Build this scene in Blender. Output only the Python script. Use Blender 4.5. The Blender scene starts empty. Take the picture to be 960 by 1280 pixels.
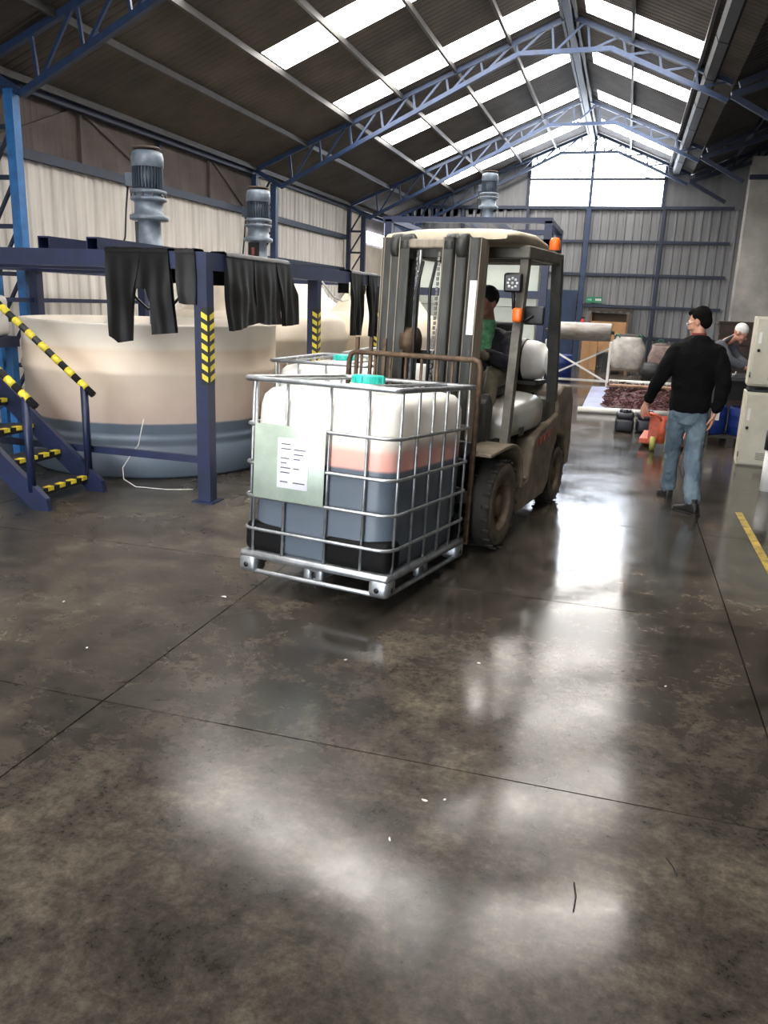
import bpy, bmesh, math, random
from mathutils import Vector, Matrix
random.seed(7)
scene = bpy.context.scene
COL = scene.collection
PI = math.pi
def rad(a): return math.radians(a)

# ------------------------------------------------------------------ camera
F, YAW, PITCH, ROLL, CAMH = 1000.0, 15.9, 14.75, 2.2, 1.72
def set_camera():
    a, t, r = rad(YAW), rad(PITCH), rad(ROLL)
    f = Vector((-math.sin(a)*math.cos(t), math.cos(a)*math.cos(t), -math.sin(t)))
    r0 = Vector((math.cos(a), math.sin(a), 0)); u0 = r0.cross(f)
    R = r0*math.cos(r)+u0*math.sin(r); U = -r0*math.sin(r)+u0*math.cos(r)
    cd = bpy.data.cameras.new('camera'); cd.sensor_fit = 'VERTICAL'; cd.sensor_height = 32.0
    cd.lens = 32.0*F/1280.0; cd.clip_start = 0.02; cd.clip_end = 300
    co = bpy.data.objects.new('camera', cd); COL.objects.link(co)
    co.matrix_world = Matrix(((R.x, U.x, -f.x, 0), (R.y, U.y, -f.y, 0), (R.z, U.z, -f.z, CAMH), (0, 0, 0, 1)))
    scene.camera = co
set_camera()
# ------------------------------------------------------------------ world, exposure
world = bpy.data.worlds.new('overcast_sky'); scene.world = world; world.use_nodes = True
wb = world.node_tree.nodes['Background']; wb.inputs[0].default_value = (0.86, 0.92, 1.0, 1); wb.inputs[1].default_value = 6.0
vs = scene.view_settings
vs.view_transform = 'Standard'; vs.look = 'None'; vs.gamma = 1.0; vs.use_curve_mapping = False
vs.exposure = 1.45
SKY = 7.5        # brightness of the daylight coming through the translucent sheets
GABLE = 7.0

# ------------------------------------------------------------------ materials
MATS = {}
def srgb(c):
    return tuple(((v/255)/12.92 if v/255 <= 0.04045 else (((v/255)+0.055)/1.055)**2.4) for v in c)+(1,)
def mat(name, c, rough=0.6, metal=0.0, var=0.0, scale=6.0, c2=None, bump=0.0, bscale=40.0, emit=None, estr=0.0, stretch=(1, 1, 1), spec=None, trans=0.0, lo=0.35, hi=0.68):
    if name in MATS: return MATS[name]
    m = bpy.data.materials.new(name); m.use_nodes = True
    nt = m.node_tree; b = nt.nodes['Principled BSDF']
    b.inputs['Base Color'].default_value = srgb(c); b.inputs['Roughness'].default_value = rough; b.inputs['Metallic'].default_value = metal
    if spec is not None: b.inputs['Specular IOR Level'].default_value = spec
    if trans: b.inputs['Transmission Weight'].default_value = trans
    if emit: b.inputs['Emission Color'].default_value = srgb(emit); b.inputs['Emission Strength'].default_value = estr
    if c2 is not None or var or bump:
        g = nt.nodes.new('ShaderNodeNewGeometry') if stretch == 'world' else nt.nodes.new('ShaderNodeTexCoord')
        mp = nt.nodes.new('ShaderNodeMapping')
        nt.links.new(g.outputs['Position' if stretch == 'world' else 'Object'], mp.inputs[0])
        if stretch != 'world': mp.inputs['Scale'].default_value = stretch
    if c2 is not None or var:
        if c2 is None: c2 = tuple(max(0, v*(1-var)) for v in c)
        n = nt.nodes.new('ShaderNodeTexNoise'); n.inputs['Scale'].default_value = scale; n.inputs['Detail'].default_value = 7; n.inputs['Roughness'].default_value = 0.62
        r = nt.nodes.new('ShaderNodeValToRGB'); r.color_ramp.elements[0].color = srgb(c2); r.color_ramp.elements[1].color = srgb(c)
        r.color_ramp.elements[0].position = lo; r.color_ramp.elements[1].position = hi
        nt.links.new(mp.outputs[0], n.inputs['Vector']); nt.links.new(n.outputs[0], r.inputs[0]); nt.links.new(r.outputs[0], b.inputs['Base Color'])
    if bump:
        n2 = nt.nodes.new('ShaderNodeTexNoise'); n2.inputs['Scale'].default_value = bscale; n2.inputs['Detail'].default_value = 5
        bp = nt.nodes.new('ShaderNodeBump'); bp.inputs['Strength'].default_value = bump; bp.inputs['Distance'].default_value = 0.02
        nt.links.new(mp.outputs[0], n2.inputs['Vector']); nt.links.new(n2.outputs[0], bp.inputs['Height']); nt.links.new(bp.outputs[0], b.inputs['Normal'])
    MATS[name] = m
    return m

def bands(name, stops, rough=0.45, noise=0.012, trans=0.0, var=0.1):
    """colour by the thing's own height (liquid levels seen through a translucent wall); stops: (z, colour)"""
    m = bpy.data.materials.new(name); m.use_nodes = True; nt = m.node_tree; b = nt.nodes['Principled BSDF']
    b.inputs['Roughness'].default_value = rough
    tc = nt.nodes.new('ShaderNodeTexCoord'); sp = nt.nodes.new('ShaderNodeSeparateXYZ'); nt.links.new(tc.outputs['Object'], sp.inputs[0])
    n = nt.nodes.new('ShaderNodeTexNoise'); n.inputs['Scale'].default_value = 3.0; n.inputs['Detail'].default_value = 4; nt.links.new(tc.outputs['Object'], n.inputs['Vector'])
    ma = nt.nodes.new('ShaderNodeMath'); ma.operation = 'MULTIPLY_ADD'; ma.inputs[1].default_value = noise*2; nt.links.new(n.outputs[0], ma.inputs[0]); nt.links.new(sp.outputs['Z'], ma.inputs[2])
    mr = nt.nodes.new('ShaderNodeMapRange'); zmax = stops[-1][0]; mr.inputs['From Max'].default_value = zmax; nt.links.new(ma.outputs[0], mr.inputs['Value'])
    r = nt.nodes.new('ShaderNodeValToRGB'); e = r.color_ramp.elements
    for k, (z, c) in enumerate(stops):
        el = e[k] if k < 2 else e.new(min(1, z/zmax))
        el.position = min(1, z/zmax); el.color = srgb(c)
    nt.links.new(mr.outputs[0], r.inputs[0])
    n2 = nt.nodes.new('ShaderNodeTexNoise'); n2.inputs['Scale'].default_value = 2.2; n2.inputs['Detail'].default_value = 8; nt.links.new(tc.outputs['Object'], n2.inputs['Vector'])
    hs = nt.nodes.new('ShaderNodeMix'); hs.data_type = 'RGBA'; hs.blend_type = 'MULTIPLY'; hs.inputs[0].default_value = 1.0
    r2 = nt.nodes.new('ShaderNodeValToRGB'); r2.color_ramp.elements[0].color = (1-var*2, 1-var*2.2, 1-var*2.5, 1); r2.color_ramp.elements[1].color = (1, 1, 1, 1); r2.color_ramp.elements[0].position = .3; r2.color_ramp.elements[1].position = .6
    nt.links.new(n2.outputs[0], r2.inputs[0]); nt.links.new(r.outputs[0], hs.inputs[6]); nt.links.new(r2.outputs[0], hs.inputs[7]); nt.links.new(hs.outputs[2], b.inputs['Base Color'])
    if trans:
        b.inputs['Subsurface Weight'].default_value = trans; b.inputs['Subsurface Radius'].default_value = (.05, .05, .05)
    MATS[name] = m
    return m

def floor_material():
    m = bpy.data.materials.new('polished_concrete'); m.use_nodes = True; nt = m.node_tree; b = nt.nodes['Principled BSDF']
    N = nt.nodes.new; L = nt.links.new
    g = N('ShaderNodeNewGeometry')
    def noise(sc, det, rough=0.6, dist=0.0):
        n = N('ShaderNodeTexNoise'); n.inputs['Scale'].default_value = sc; n.inputs['Detail'].default_value = det; n.inputs['Roughness'].default_value = rough; n.inputs['Distortion'].default_value = dist
        L(g.outputs['Position'], n.inputs['Vector']); return n
    def ramp(src, stops):
        r = N('ShaderNodeValToRGB'); e = r.color_ramp.elements
        for k, (p, c) in enumerate(stops):
            el = e[k] if k < 2 else e.new(p)
            el.position = p; el.color = c
        L(src, r.inputs[0]); return r
    big = noise(0.55, 5, 0.6, 0.6); mid = noise(3.6, 12, 0.8, 0.25); fine = noise(24, 8, 0.8)
    c1 = ramp(big.outputs[0], [(0.34, srgb((44, 42, 39))), (0.5, srgb((64, 60, 55))), (0.68, srgb((90, 84, 76)))])
    c2 = ramp(mid.outputs[0], [(0.33, (0.32, 0.32, 0.32, 1)), (0.5, (0.85, 0.84, 0.82, 1)), (0.66, (1.7, 1.62, 1.5, 1))])
    c3 = ramp(fine.outputs[0], [(0.35, (0.6, 0.6, 0.6, 1)), (0.65, (1.35, 1.33, 1.3, 1))])
    def mul(a, bb):
        x = N('ShaderNodeMix'); x.data_type = 'RGBA'; x.blend_type = 'MULTIPLY'; x.inputs[0].default_value = 1.0; L(a, x.inputs[6]); L(bb, x.inputs[7]); return x.outputs[2]
    L(mul(mul(c1.outputs[0], c2.outputs[0]), c3.outputs[0]), b.inputs['Base Color'])
    rr = noise(1.1, 6, 0.65, 0.5)
    r = ramp(rr.outputs[0], [(0.32, (0.085, 0.085, 0.085, 1)), (0.68, (0.22, 0.22, 0.22, 1))])
    # dull, dusty concrete in the tank zone, polished by traffic in the aisle
    sx = N('ShaderNodeSeparateXYZ'); L(g.outputs['Position'], sx.inputs[0])
    wob = N('ShaderNodeMath'); wob.operation = 'MULTIPLY_ADD'; wob.inputs[1].default_value = 1.6; L(big.outputs[0], wob.inputs[0]); L(sx.outputs['X'], wob.inputs[2])
    mr = N('ShaderNodeMapRange'); mr.interpolation_type = 'SMOOTHSTEP'; mr.inputs['From Min'].default_value = .1; mr.inputs['From Max'].default_value = -1.8; mr.inputs['To Min'].default_value = 0; mr.inputs['To Max'].default_value = .15; L(wob.outputs[0], mr.inputs['Value'])
    ad = N('ShaderNodeMath'); ad.operation = 'ADD'; L(r.outputs[0], ad.inputs[0]); L(mr.outputs[0], ad.inputs[1])
    L(ad.outputs[0], b.inputs['Roughness']); b.inputs['Specular IOR Level'].default_value = 0.42
    bp = N('ShaderNodeBump'); bp.inputs['Strength'].default_value = 0.12; bp.inputs['Distance'].default_value = 0.01
    bn = noise(2.6, 3, 0.5); L(bn.outputs[0], bp.inputs['Height']); L(bp.outputs[0], b.inputs['Normal'])
    return m

def emission(name, c, s):
    m = bpy.data.materials.new(name); m.use_nodes = True; nt = m.node_tree; nt.nodes.clear()
    o = nt.nodes.new('ShaderNodeOutputMaterial'); e = nt.nodes.new('ShaderNodeEmission'); e.inputs[0].default_value = srgb(c); e.inputs[1].default_value = s
    nt.links.new(e.outputs[0], o.inputs[0]); return m

def stripe_material(name, ca, cb, ang, freq):
    """diagonal hazard tape"""
    m = bpy.data.materials.new(name); m.use_nodes = True; nt = m.node_tree; b = nt.nodes['Principled BSDF']; b.inputs['Roughness'].default_value = .5
    tc = nt.nodes.new('ShaderNodeTexCoord'); mp = nt.nodes.new('ShaderNodeMapping'); mp.inputs['Rotation'].default_value = ang; mp.inputs['Scale'].default_value = (freq, freq, freq)
    w = nt.nodes.new('ShaderNodeTexWave'); w.inputs['Scale'].default_value = 1.0; w.bands_direction = 'Z'
    r = nt.nodes.new('ShaderNodeValToRGB'); r.color_ramp.interpolation = 'CONSTANT'; r.color_ramp.elements[0].color = srgb(ca); r.color_ramp.elements[1].color = srgb(cb); r.color_ramp.elements[1].position = .5
    nt.links.new(tc.outputs['Object'], mp.inputs[0]); nt.links.new(mp.outputs[0], w.inputs['Vector']); nt.links.new(w.outputs[0], r.inputs[0]); nt.links.new(r.outputs[0], b.inputs['Base Color'])
    return m

# ------------------------------------------------------------------ mesh helpers
class MB:
    def __init__(s): s.v = []; s.f = []; s.smooth = []
    def add(s, vs, fs, sm=False):
        o = len(s.v); s.v += [tuple(p) for p in vs]; s.f += [tuple(i+o for i in f) for f in fs]; s.smooth += [sm]*len(fs); return s
    def box(s, c, d, rot=None):
        x, y, z = d[0]/2, d[1]/2, d[2]/2
        vs = [Vector((sx*x, sy*y, sz*z)) for sz in (-1, 1) for sy in (-1, 1) for sx in (-1, 1)]
        if rot is not None: vs = [rot @ v for v in vs]
        c = Vector(c)
        return s.add([v+c for v in vs], [(0, 2, 3, 1), (4, 5, 7, 6), (0, 1, 5, 4), (2, 6, 7, 3), (0, 4, 6, 2), (1, 3, 7, 5)])
    def bb(s, a, b):
        return s.box([(a[i]+b[i])/2 for i in range(3)], [abs(b[i]-a[i]) for i in range(3)])
    def rbox(s, c, d, r=0.02, seg=3, rot=None):
        """box with rounded edges"""
        bm = bmesh.new(); bmesh.ops.create_cube(bm, size=1.0)
        for v in bm.verts: v.co = Vector((v.co.x*d[0], v.co.y*d[1], v.co.z*d[2]))
        bmesh.ops.bevel(bm, geom=bm.edges[:], offset=min(r, min(d)*.49), segments=seg, affect='EDGES', profile=.5)
        bm.verts.index_update(); c = Vector(c)
        vs = [((rot @ v.co) if rot is not None else v.co.copy())+c for v in bm.verts]
        fs = [[v.index for v in f.verts] for f in bm.faces]; bm.free()
        return s.add(vs, fs, True)
    def beam(s, p, q, w, h, up=(0, 0, 1)):
        p, q = Vector(p), Vector(q); d = (q-p); L = d.length; d.normalize(); up = Vector(up)
        if abs(d.dot(up)) > .99: up = Vector((0, 1, 0))
        x = d.cross(up).normalized(); z = x.cross(d).normalized()
        R = Matrix((x, d, z)).transposed()
        return s.box((p+q)/2, (w, L, h), R)
    def tube(s, pts, r, n=8, closed=False, caps=True):
        pts = [Vector(p) for p in pts]; m = len(pts); rs = r if isinstance(r, (list, tuple)) else [r]*m
        prev = None; vs = []
        for i, p in enumerate(pts):
            if closed: d = pts[(i+1) % m]-pts[i-1]
            else: d = pts[min(i+1, m-1)]-pts[max(i-1, 0)]
            d.normalize()
            if prev is None:
                prev = d.cross(Vector((0, 0, 1)) if abs(d.z) < .95 else Vector((1, 0, 0))).normalized()
            a = (prev-d*prev.dot(d)).normalized(); b = d.cross(a); prev = a
            vs += [p+(a*math.cos(2*PI*k/n)+b*math.sin(2*PI*k/n))*rs[i] for k in range(n)]
        fs = []
        for i in range(m if closed else m-1):
            j = (i+1) % m
            for k in range(n):
                fs.append((i*n+k, i*n+(k+1) % n, j*n+(k+1) % n, j*n+k))
        if caps and not closed: fs += [tuple(range(n))[::-1], tuple((m-1)*n+k for k in range(n))]
        return s.add(vs, fs, True)
    def cyl(s, p, q, r, n=20, r2=None):
        return s.tube([p, q], [r, r if r2 is None else r2], n)
    def lathe(s, prof, n=40, c=(0, 0, 0), axis='z', arc=None):
        vs = []; m = len(prof); c = Vector(c)
        for k in range(n):
            a = 2*PI*k/n
            for r, z in prof:
                x, y = r*math.cos(a), r*math.sin(a)
                v = Vector((x, y, z)) if axis == 'z' else (Vector((z, x, y)) if axis == 'x' else Vector((y, z, x)))
                vs.append(v+c)
        fs = []
        for k in range(n):
            j = (k+1) % n
            for i in range(m-1):
                fs.append((k*m+i, j*m+i, j*m+i+1, k*m+i+1))
        return s.add(vs, fs, True)
    def prism(s, poly, a, b, axis='x'):
        """polygon extruded from a to b along axis; poly coords are the two other axes in order"""
        def P(u, v, w):
            return {'x': (w, u, v), 'y': (u, w, v), 'z': (u, v, w)}[axis]
        n = len(poly); vs = [P(u, v, a) for u, v in poly]+[P(u, v, b) for u, v in poly]
        fs = [tuple(range(n)), tuple(range(2*n-1, n-1, -1))]+[(i, i+n, (i+1) % n+n, (i+1) % n) for i in range(n)]
        return s.add(vs, fs)
    def loft(s, rings, n=18, power=2.0):
        """rings: (centre, half-axis a, half-axis b) vectors, capped"""
        vs = []
        for c, a, b in rings:
            c, a, b = Vector(c), Vector(a), Vector(b)
            for k in range(n):
                t = 2*PI*k/n; ct, st = math.cos(t), math.sin(t)
                ct = math.copysign(abs(ct)**(2/power), ct); st = math.copysign(abs(st)**(2/power), st)
                vs.append(c+a*ct+b*st)
        m = len(rings)
        fs = [(i*n+k, i*n+(k+1) % n, (i+1)*n+(k+1) % n, (i+1)*n+k) for i in range(m-1) for k in range(n)]
        fs += [tuple(range(n))[::-1], tuple((m-1)*n+k for k in range(n))]
        return s.add(vs, fs, True)
    def limb(s, pts, n=14, flat=1.0):
        """tapered limb through (point, radius) with rounded ends"""
        P = [Vector(p) for p, r in pts]; R = [r for p, r in pts]
        d0 = (P[0]-P[1]).normalized(); d1 = (P[-1]-P[-2]).normalized()
        A = [P[0]+d0*R[0]*.8, P[0]+d0*R[0]*.5]+P+[P[-1]+d1*R[-1]*.5, P[-1]+d1*R[-1]*.8]
        RR = [R[0]*.3, R[0]*.75]+R+[R[-1]*.75, R[-1]*.3]
        return s.tube(A, RR, n)
    def ball(s, c, r, n=14, m=9, rot=None):
        r = r if isinstance(r, (list, tuple)) else (r, r, r); c = Vector(c); vs = []
        for i in range(m+1):
            t = PI*i/m
            for k in range(n):
                a = 2*PI*k/n
                v = Vector((r[0]*math.sin(t)*math.cos(a), r[1]*math.sin(t)*math.sin(a), r[2]*math.cos(t)))
                vs.append(c+(rot @ v if rot is not None else v))
        fs = [(i*n+k, (i+1)*n+k, (i+1)*n+(k+1) % n, i*n+(k+1) % n) for i in range(m) for k in range(n)]
        return s.add(vs, fs, True)
    def mesh(s, name='mesh'):
        me = bpy.data.meshes.new(name); me.from_pydata(s.v, [], s.f); me.validate(); me.update()
        if len(me.polygons) == len(s.smooth): me.polygons.foreach_set('use_smooth', s.smooth)
        bm = bmesh.new(); bm.from_mesh(me); bmesh.ops.remove_doubles(bm, verts=bm.verts, dist=1e-6); bmesh.ops.recalc_face_normals(bm, faces=bm.faces); bm.to_mesh(me); bm.free()
        return me
    def build(s, name, m, parent=None, loc=None, auto=False):
        me = s.mesh(name); me.materials.append(m)
        o = bpy.data.objects.new(name, me); COL.objects.link(o)
        if parent is not None: o.parent = parent
        if loc is not None: o.location = loc
        return o
def link_mesh(name, me, parent, loc=(0, 0, 0), rot=(0, 0, 0)):
    o = bpy.data.objects.new(name, me); COL.objects.link(o); o.parent = parent; o.location = loc; o.rotation_euler = rot
    return o
_TEX = {}
def wrinkle(o, size=.08, strength=.02, kind='CLOUDS'):
    key = (kind, size)
    if key not in _TEX:
        t = bpy.data.textures.new('wrinkle_relief', kind); t.noise_scale = size; _TEX[key] = t
    m = o.modifiers.new('wrinkle', 'DISPLACE'); m.texture = _TEX[key]; m.strength = strength; m.mid_level = .5; m.texture_coords = 'LOCAL'
    return o
def empty(name, loc=(0, 0, 0), rot=(0, 0, 0)):
    o = bpy.data.objects.new(name, None); o.empty_display_size = .1; COL.objects.link(o); o.location = loc; o.rotation_euler = rot; return o
def tag(o, label, cat, group=None):
    o['label'] = label; o['category'] = cat
    if group: o['group'] = group
    return o
def thing(name, label, cat, loc=(0, 0, 0), rot=(0, 0, 0), group=None): return tag(empty(name, loc, rot), label, cat, group)
def struct(o): o['kind'] = 'structure'; return o
def copy_tree(o, parent=None):
    c = o.copy(); COL.objects.link(c); c.parent = parent
    for ch in o.children: copy_tree(ch, c)
    return c
def mod_shade(o, ang=40):
    me = o.data
    for p in me.polygons: p.use_smooth = True
    try: me.set_sharp_from_angle(angle=rad(ang))
    except Exception: pass
    return o
def remesh(o, size=.012, smooth=6, fac=.5):
    m = o.modifiers.new('remesh', 'REMESH'); m.mode = 'VOXEL'; m.voxel_size = size; m.use_smooth_shade = True
    if smooth:
        k = o.modifiers.new('smooth', 'SMOOTH'); k.iterations = smooth; k.factor = fac
    return o

M = {}
M['floor'] = floor_material()
M['sky'] = emission('daylit_translucent_sheet', (255, 250, 243), SKY)
M['gable'] = emission('daylit_gable_glazing', (232, 241, 255), GABLE)
M['roof'] = mat('roof_sheet_dark', (86, 78, 70), .75, 0, .3, 1.5, stretch='world')
M['roof_far'] = mat('roof_sheet_neighbour', (60, 58, 56), .85, 0, .3, 1.5, stretch='world')
M['purlin'] = mat('galvanised_purlin', (68, 66, 64), .55, .3, .25, 5)
M['wall'] = mat('wall_sheet', (222, 216, 208), .65, 0, .2, 1.3, stretch=(3, 3, .25))
M['gwall'] = mat('gable_sheet', (124, 125, 128), .6, 0, .2, 1.3, stretch=(3, 3, .3))
M['upper'] = mat('upper_sheet_brown', (104, 94, 90), .8, 0, .25, 2)
M['cream_wall'] = mat('cream_plaster', (214, 202, 184), .7, 0, .1, 2)
M['tan'] = mat('eave_board_tan', (140, 122, 104), .8, 0, .25, 3)
M['blue'] = mat('truss_blue', (30, 54, 90), .5, 0, .25, 8)
M['bright_blue'] = mat('column_blue', (45, 112, 176), .45, 0, .2, 8)
M['dark_blue'] = mat('girt_blue', (30, 42, 66), .55, 0, .25, 8)
M['navy'] = mat('platform_navy', (24, 36, 72), .45, 0, .25, 6)
M['concrete'] = mat('concrete_wall', (188, 184, 178), .85, 0, .22, 1.2, bump=.15, bscale=12)
M['galv'] = mat('galvanised_steel', (186, 190, 194), .38, .85, .22, 14)
M['black'] = mat('black_plastic', (16, 16, 18), .5)
M['white'] = mat('white_plastic', (232, 230, 226), .45, 0, .08, 4)
M['steel'] = mat('steel_grey', (128, 128, 126), .4, .7, .3, 9)
# ================================================================== the building
S, RX, RZ = 0.41, -1.5, 6.71
XL, YG, XV = -7.65, 26.0, 1.35          # left wall, gable wall, valley between the naves
YB, XR = -8.3, 7.5                      # wall behind the photographer, outer wall of the neighbouring nave
def roof_z(x):
    if x <= RX: return RZ-S*(RX-x)
    if x <= XV: return RZ-S*(x-RX)
    return RZ-S*(XV-RX)+S*(x-XV)

# ---- floor: concrete slabs with recessed joints
floor = struct(MB().bb((XL-.3, YB-.2, -.2), (XR+.3, YG+.3, -.05)).build('floor', mat('joint_earth', (38, 34, 31), .9)))
xs = [XL-.02, -4.76, -2.0, .76, 3.52, 6.28, XR]
ys = [YB]+[-7.26+1.99*k for k in range(17)]+[YG]
slab_mesh = {}
for i in range(len(xs)-1):
    for j in range(len(ys)-1):
        w, d = round(xs[i+1]-xs[i]-.007, 3), round(ys[j+1]-ys[j]-.007, 3)
        if (w, d) not in slab_mesh:
            me = MB().box((0, 0, -.03), (w, d, .06)).mesh('concrete_slab'); me.materials.append(M['floor']); slab_mesh[(w, d)] = me
        link_mesh('concrete_slab', slab_mesh[(w, d)], floor, ((xs[i]+xs[i+1])/2, (ys[j]+ys[j+1])/2, 0))

def corr_profile(length, pitch, depth):
    """trapezoidal profile along u: list of (u, offset)"""
    out = []; n = max(1, round(length/pitch)); p = length/n
    for k in range(n):
        u = k*p; out += [(u, 0), (u+p*.55, 0), (u+p*.65, depth), (u+p*.9, depth)]
    out.append((length, 0)); return out
def sheet(length, height, pitch=.2, depth=.025, m=None):
    """corrugated sheet in x (length), z (height), ribs towards -y"""
    pr = corr_profile(length, pitch, depth); n = len(pr); b = MB()
    vs = [(u, -o, 0) for u, o in pr]+[(u, -o, height) for u, o in pr]
    b.add(vs, [(i, i+1, n+i+1, n+i) for i in range(n-1)])
    me = b.mesh('wall_sheet'); me.materials.append(m); return me

# ---- left wall (plane x = XL); sheets are its children
wall_left = struct(MB().bb((XL-.25, YB, 0), (XL-.12, YG, 4.25)).build('wall_left', M['upper']))
w = 0.92; n = int((21.8-YB)/w); w = (21.8-YB)/n
lower = sheet(w, 3.37, .23, .022, M['wall']); tall = sheet(w, 4.22, .23, .022, M['wall']); up = sheet(w, .88, .115, .003, M['upper'])
for k in range(n):
    y = YB+k*w
    full = y > 15.6
    link_mesh('wall_sheet', tall if full else lower, wall_left, (XL, y+w, 0), (0, 0, -PI/2)).scale.y = -1
    if not full: link_mesh('upper_sheet', up, wall_left, (XL-.06, y+w, 3.36), (0, 0, -PI/2)).scale.y = -1
MB().bb((XL-.1, 21.85, 0), (XL, YG, 3.3)).build('plaster_panel', M['cream_wall'], wall_left)
MB().bb((XL-.1, 21.85, 3.3), (XL-.02, 23.5, 4.22)).build('plaster_panel', M['cream_wall'], wall_left)
window_2 = struct(MB().bb((XL-.08, 24.0, 3.4), (XL-.05, 25.9, 3.72)).build('window_2', M['gable']))
MB().bb((XL-.02, YB, 3.31), (XL+.1, 21.8, 3.43)).build('girt', M['dark_blue'], wall_left)
MB().bb((XL-.02, 16.1, 2.5), (XL+.05, 21.8, 2.58)).build('girt', M['dark_blue'], wall_left)
for y in (-4.5, -.6, 3.2, 6.2, 10.55, 12.6, 14.3):
    MB().bb((XL-.05, y-.03, 3.43), (XL, y+.03, 4.2)).build('upper_post', M['dark_blue'] if y == 12.6 else M['upper'], wall_left)
for y0, y1 in ((8.9, 10.5), (12.4, 10.6), (15.7, 14.4)):
    MB().beam((XL-.05, y0, 3.5), (XL-.05, y1, 4.15), .05, .06, (1, 0, 0)).build('brace', M['upper'], wall_left)
MB().bb((XL-.02, YB, 4.1), (XL+.1, 25.9, 4.22)).build('eave_beam', M['dark_blue'], wall_left)
MB().bb((XL-.02, YB, 4.22), (XL+.06, 25.9, 4.34)).build('eave_board', M['tan'], wall_left)

# ---- gable wall at the back
wall_back = struct(MB().bb((XL-.2, YG+.12, 0), (XR+.2, YG+.3, 4.55)).build('wall_back', M['gwall']))
WX0, WX1, WZ = -3.25, .66, 4.63
w = .9
def gable_poly(x0, x1, z0):
    return [(x0, z0), (x1, z0), (x1, roof_z(x1)-.02), (x0, roof_z(x0)-.02)]
k = 0; x = XL
nx = 16; w = (XR-XL)/nx
gs = sheet(w, 4.6, .23, .025, M['gwall'])
for k in range(nx):
    link_mesh('wall_sheet', gs, wall_back, (XL+k*w, YG, 0))
MB().prism(gable_poly(XL, WX0, 4.58), YG, YG+.06, 'y').build('gable_panel', M['gwall'], wall_back)
MB().prism([(WX1, 4.58), (XR, 4.58), (XR, roof_z(XR)), (XV, roof_z(XV)-.02), (WX1, roof_z(WX1)-.02)], YG, YG+.06, 'y').build('gable_panel', M['gwall'], wall_back)
for z in (.93, 1.83, 2.74, 3.68):
    MB().bb((XL, YG-.1, z-.04), (2.6, YG-.03, z+.04)).build('girt', M['dark_blue'], wall_back)
for x in (-5.2, -3.2, .72):
    MB().bb((x-.05, YG-.12, 0), (x+.05, YG-.03, 4.6)).build('post', M['dark_blue'], wall_back)
MB().bb((RX+.09-.07, YG-.16, 0), (RX+.09+.07, YG-.03, 4.6)).build('post', M['blue'], wall_back)
# gable glazing: one pane each side of the mullion, two rows
window_1 = struct(empty('window_1', (0, 0, 0)))
mx = RX+.09; ZT = 5.42
for (a, b) in ((WX0, mx), (mx, WX1)):
    MB().bb((a+.03, YG-.02, WZ+.04), (b-.03, YG, ZT-.03)).build('pane', M['gable'], window_1)
MB().prism([(WX0+.03, ZT+.03), (mx-.03, ZT+.03), (mx-.03, roof_z(mx)-.1), (RX, roof_z(RX)-.09), (WX0+.03, roof_z(WX0)-.09)], YG-.02, YG, 'y').build('pane', M['gable'], window_1)
MB().prism([(mx+.03, ZT+.03), (WX1-.03, ZT+.03), (WX1-.03, roof_z(WX1)-.09), (mx+.03, roof_z(mx)-.09)], YG-.02, YG, 'y').build('pane', M['gable'], window_1)
MB().bb((XL, YG-.12, WZ-.05), (2.6, YG, WZ+.04)).build('window_sill', M['dark_blue'], window_1)
MB().bb((WX0, YG-.06, ZT-.035), (WX1, YG, ZT+.035)).build('transom', M['dark_blue'], window_1)
MB().bb((mx-.045, YG-.08, WZ), (mx+.045, YG+.01, roof_z(mx)-.05)).build('mullion', M['blue'], window_1)
for x in (WX0, WX1): MB().bb((x-.05, YG-.06, WZ), (x+.05, YG+.05, roof_z(x)-.05)).build('window_frame', M['dark_blue'], window_1)
MB().tube([(WX0, YG-.1, ZT+.06), (WX1, YG-.1, ZT+.48)], .012, 6).build('brace_wire', M['purlin'], window_1)
MB().tube([(WX0, YG-.1, ZT+.4), (WX1, YG-.1, ZT-.02)], .012, 6).build('brace_wire', M['purlin'], window_1)
# blue door in the gable
door_1 = struct(MB().bb((-2.45, YG-.16, 0), (-1.52, YG-.06, 2.26)).build('door_1', mat('door_blue', (20, 44, 76), .5, 0, .2, 4)))
for z in (.2, 1.2): MB().bb((-2.35, YG-.18, z), (-1.62, YG-.16, z+.85)).build('door_panel', mat('door_blue_panel', (24, 50, 84), .5, 0, .2, 4), door_1)
MB().bb((-1.7, YG-.22, 1.02), (-1.62, YG-.18, 1.06)).build('door_handle', M['steel'], door_1)

# ---- remaining shell: unseen doorway added behind the photographer to brighten surfaces facing the camera
DX0, DX1 = -7.2, -.6
wf = struct(MB().bb((XL-.2, YB-.2, 4.7), (XR+.2, YB, 8.2)).build('wall_front', M['gwall']))
MB().bb((XL-.2, YB-.2, 0), (DX0, YB, 4.7)).build('wall_pier', M['gwall'], wf); MB().bb((DX1, YB-.2, 0), (XR+.2, YB, 4.7)).build('wall_pier', M['gwall'], wf)
struct(MB().bb((-40, -60, -.25), (40, YB-.2, -.02)).build('ground', mat('yard_concrete', (150, 146, 138), .9, 0, .15, .6)))  # unseen ground outside the added doorway, bouncing sky light inwards
pd = bpy.data.lights.new('added_doorway_daylight', 'AREA'); pd.shape = 'RECTANGLE'; pd.size = DX1-DX0; pd.size_y = 4.7; pd.cycles.is_portal = True  # portal guiding sky light through the added doorway
po = bpy.data.objects.new('added_doorway_daylight', pd); COL.objects.link(po); po.location = ((DX0+DX1)/2, YB-.1, 2.35); po.rotation_euler = (rad(90), 0, 0)
struct(MB().bb((XR, YB, 0), (XR+.2, YG+.3, 8.2)).build('wall_right', mat('far_right_sheet', (92, 92, 92), .8)))
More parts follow.
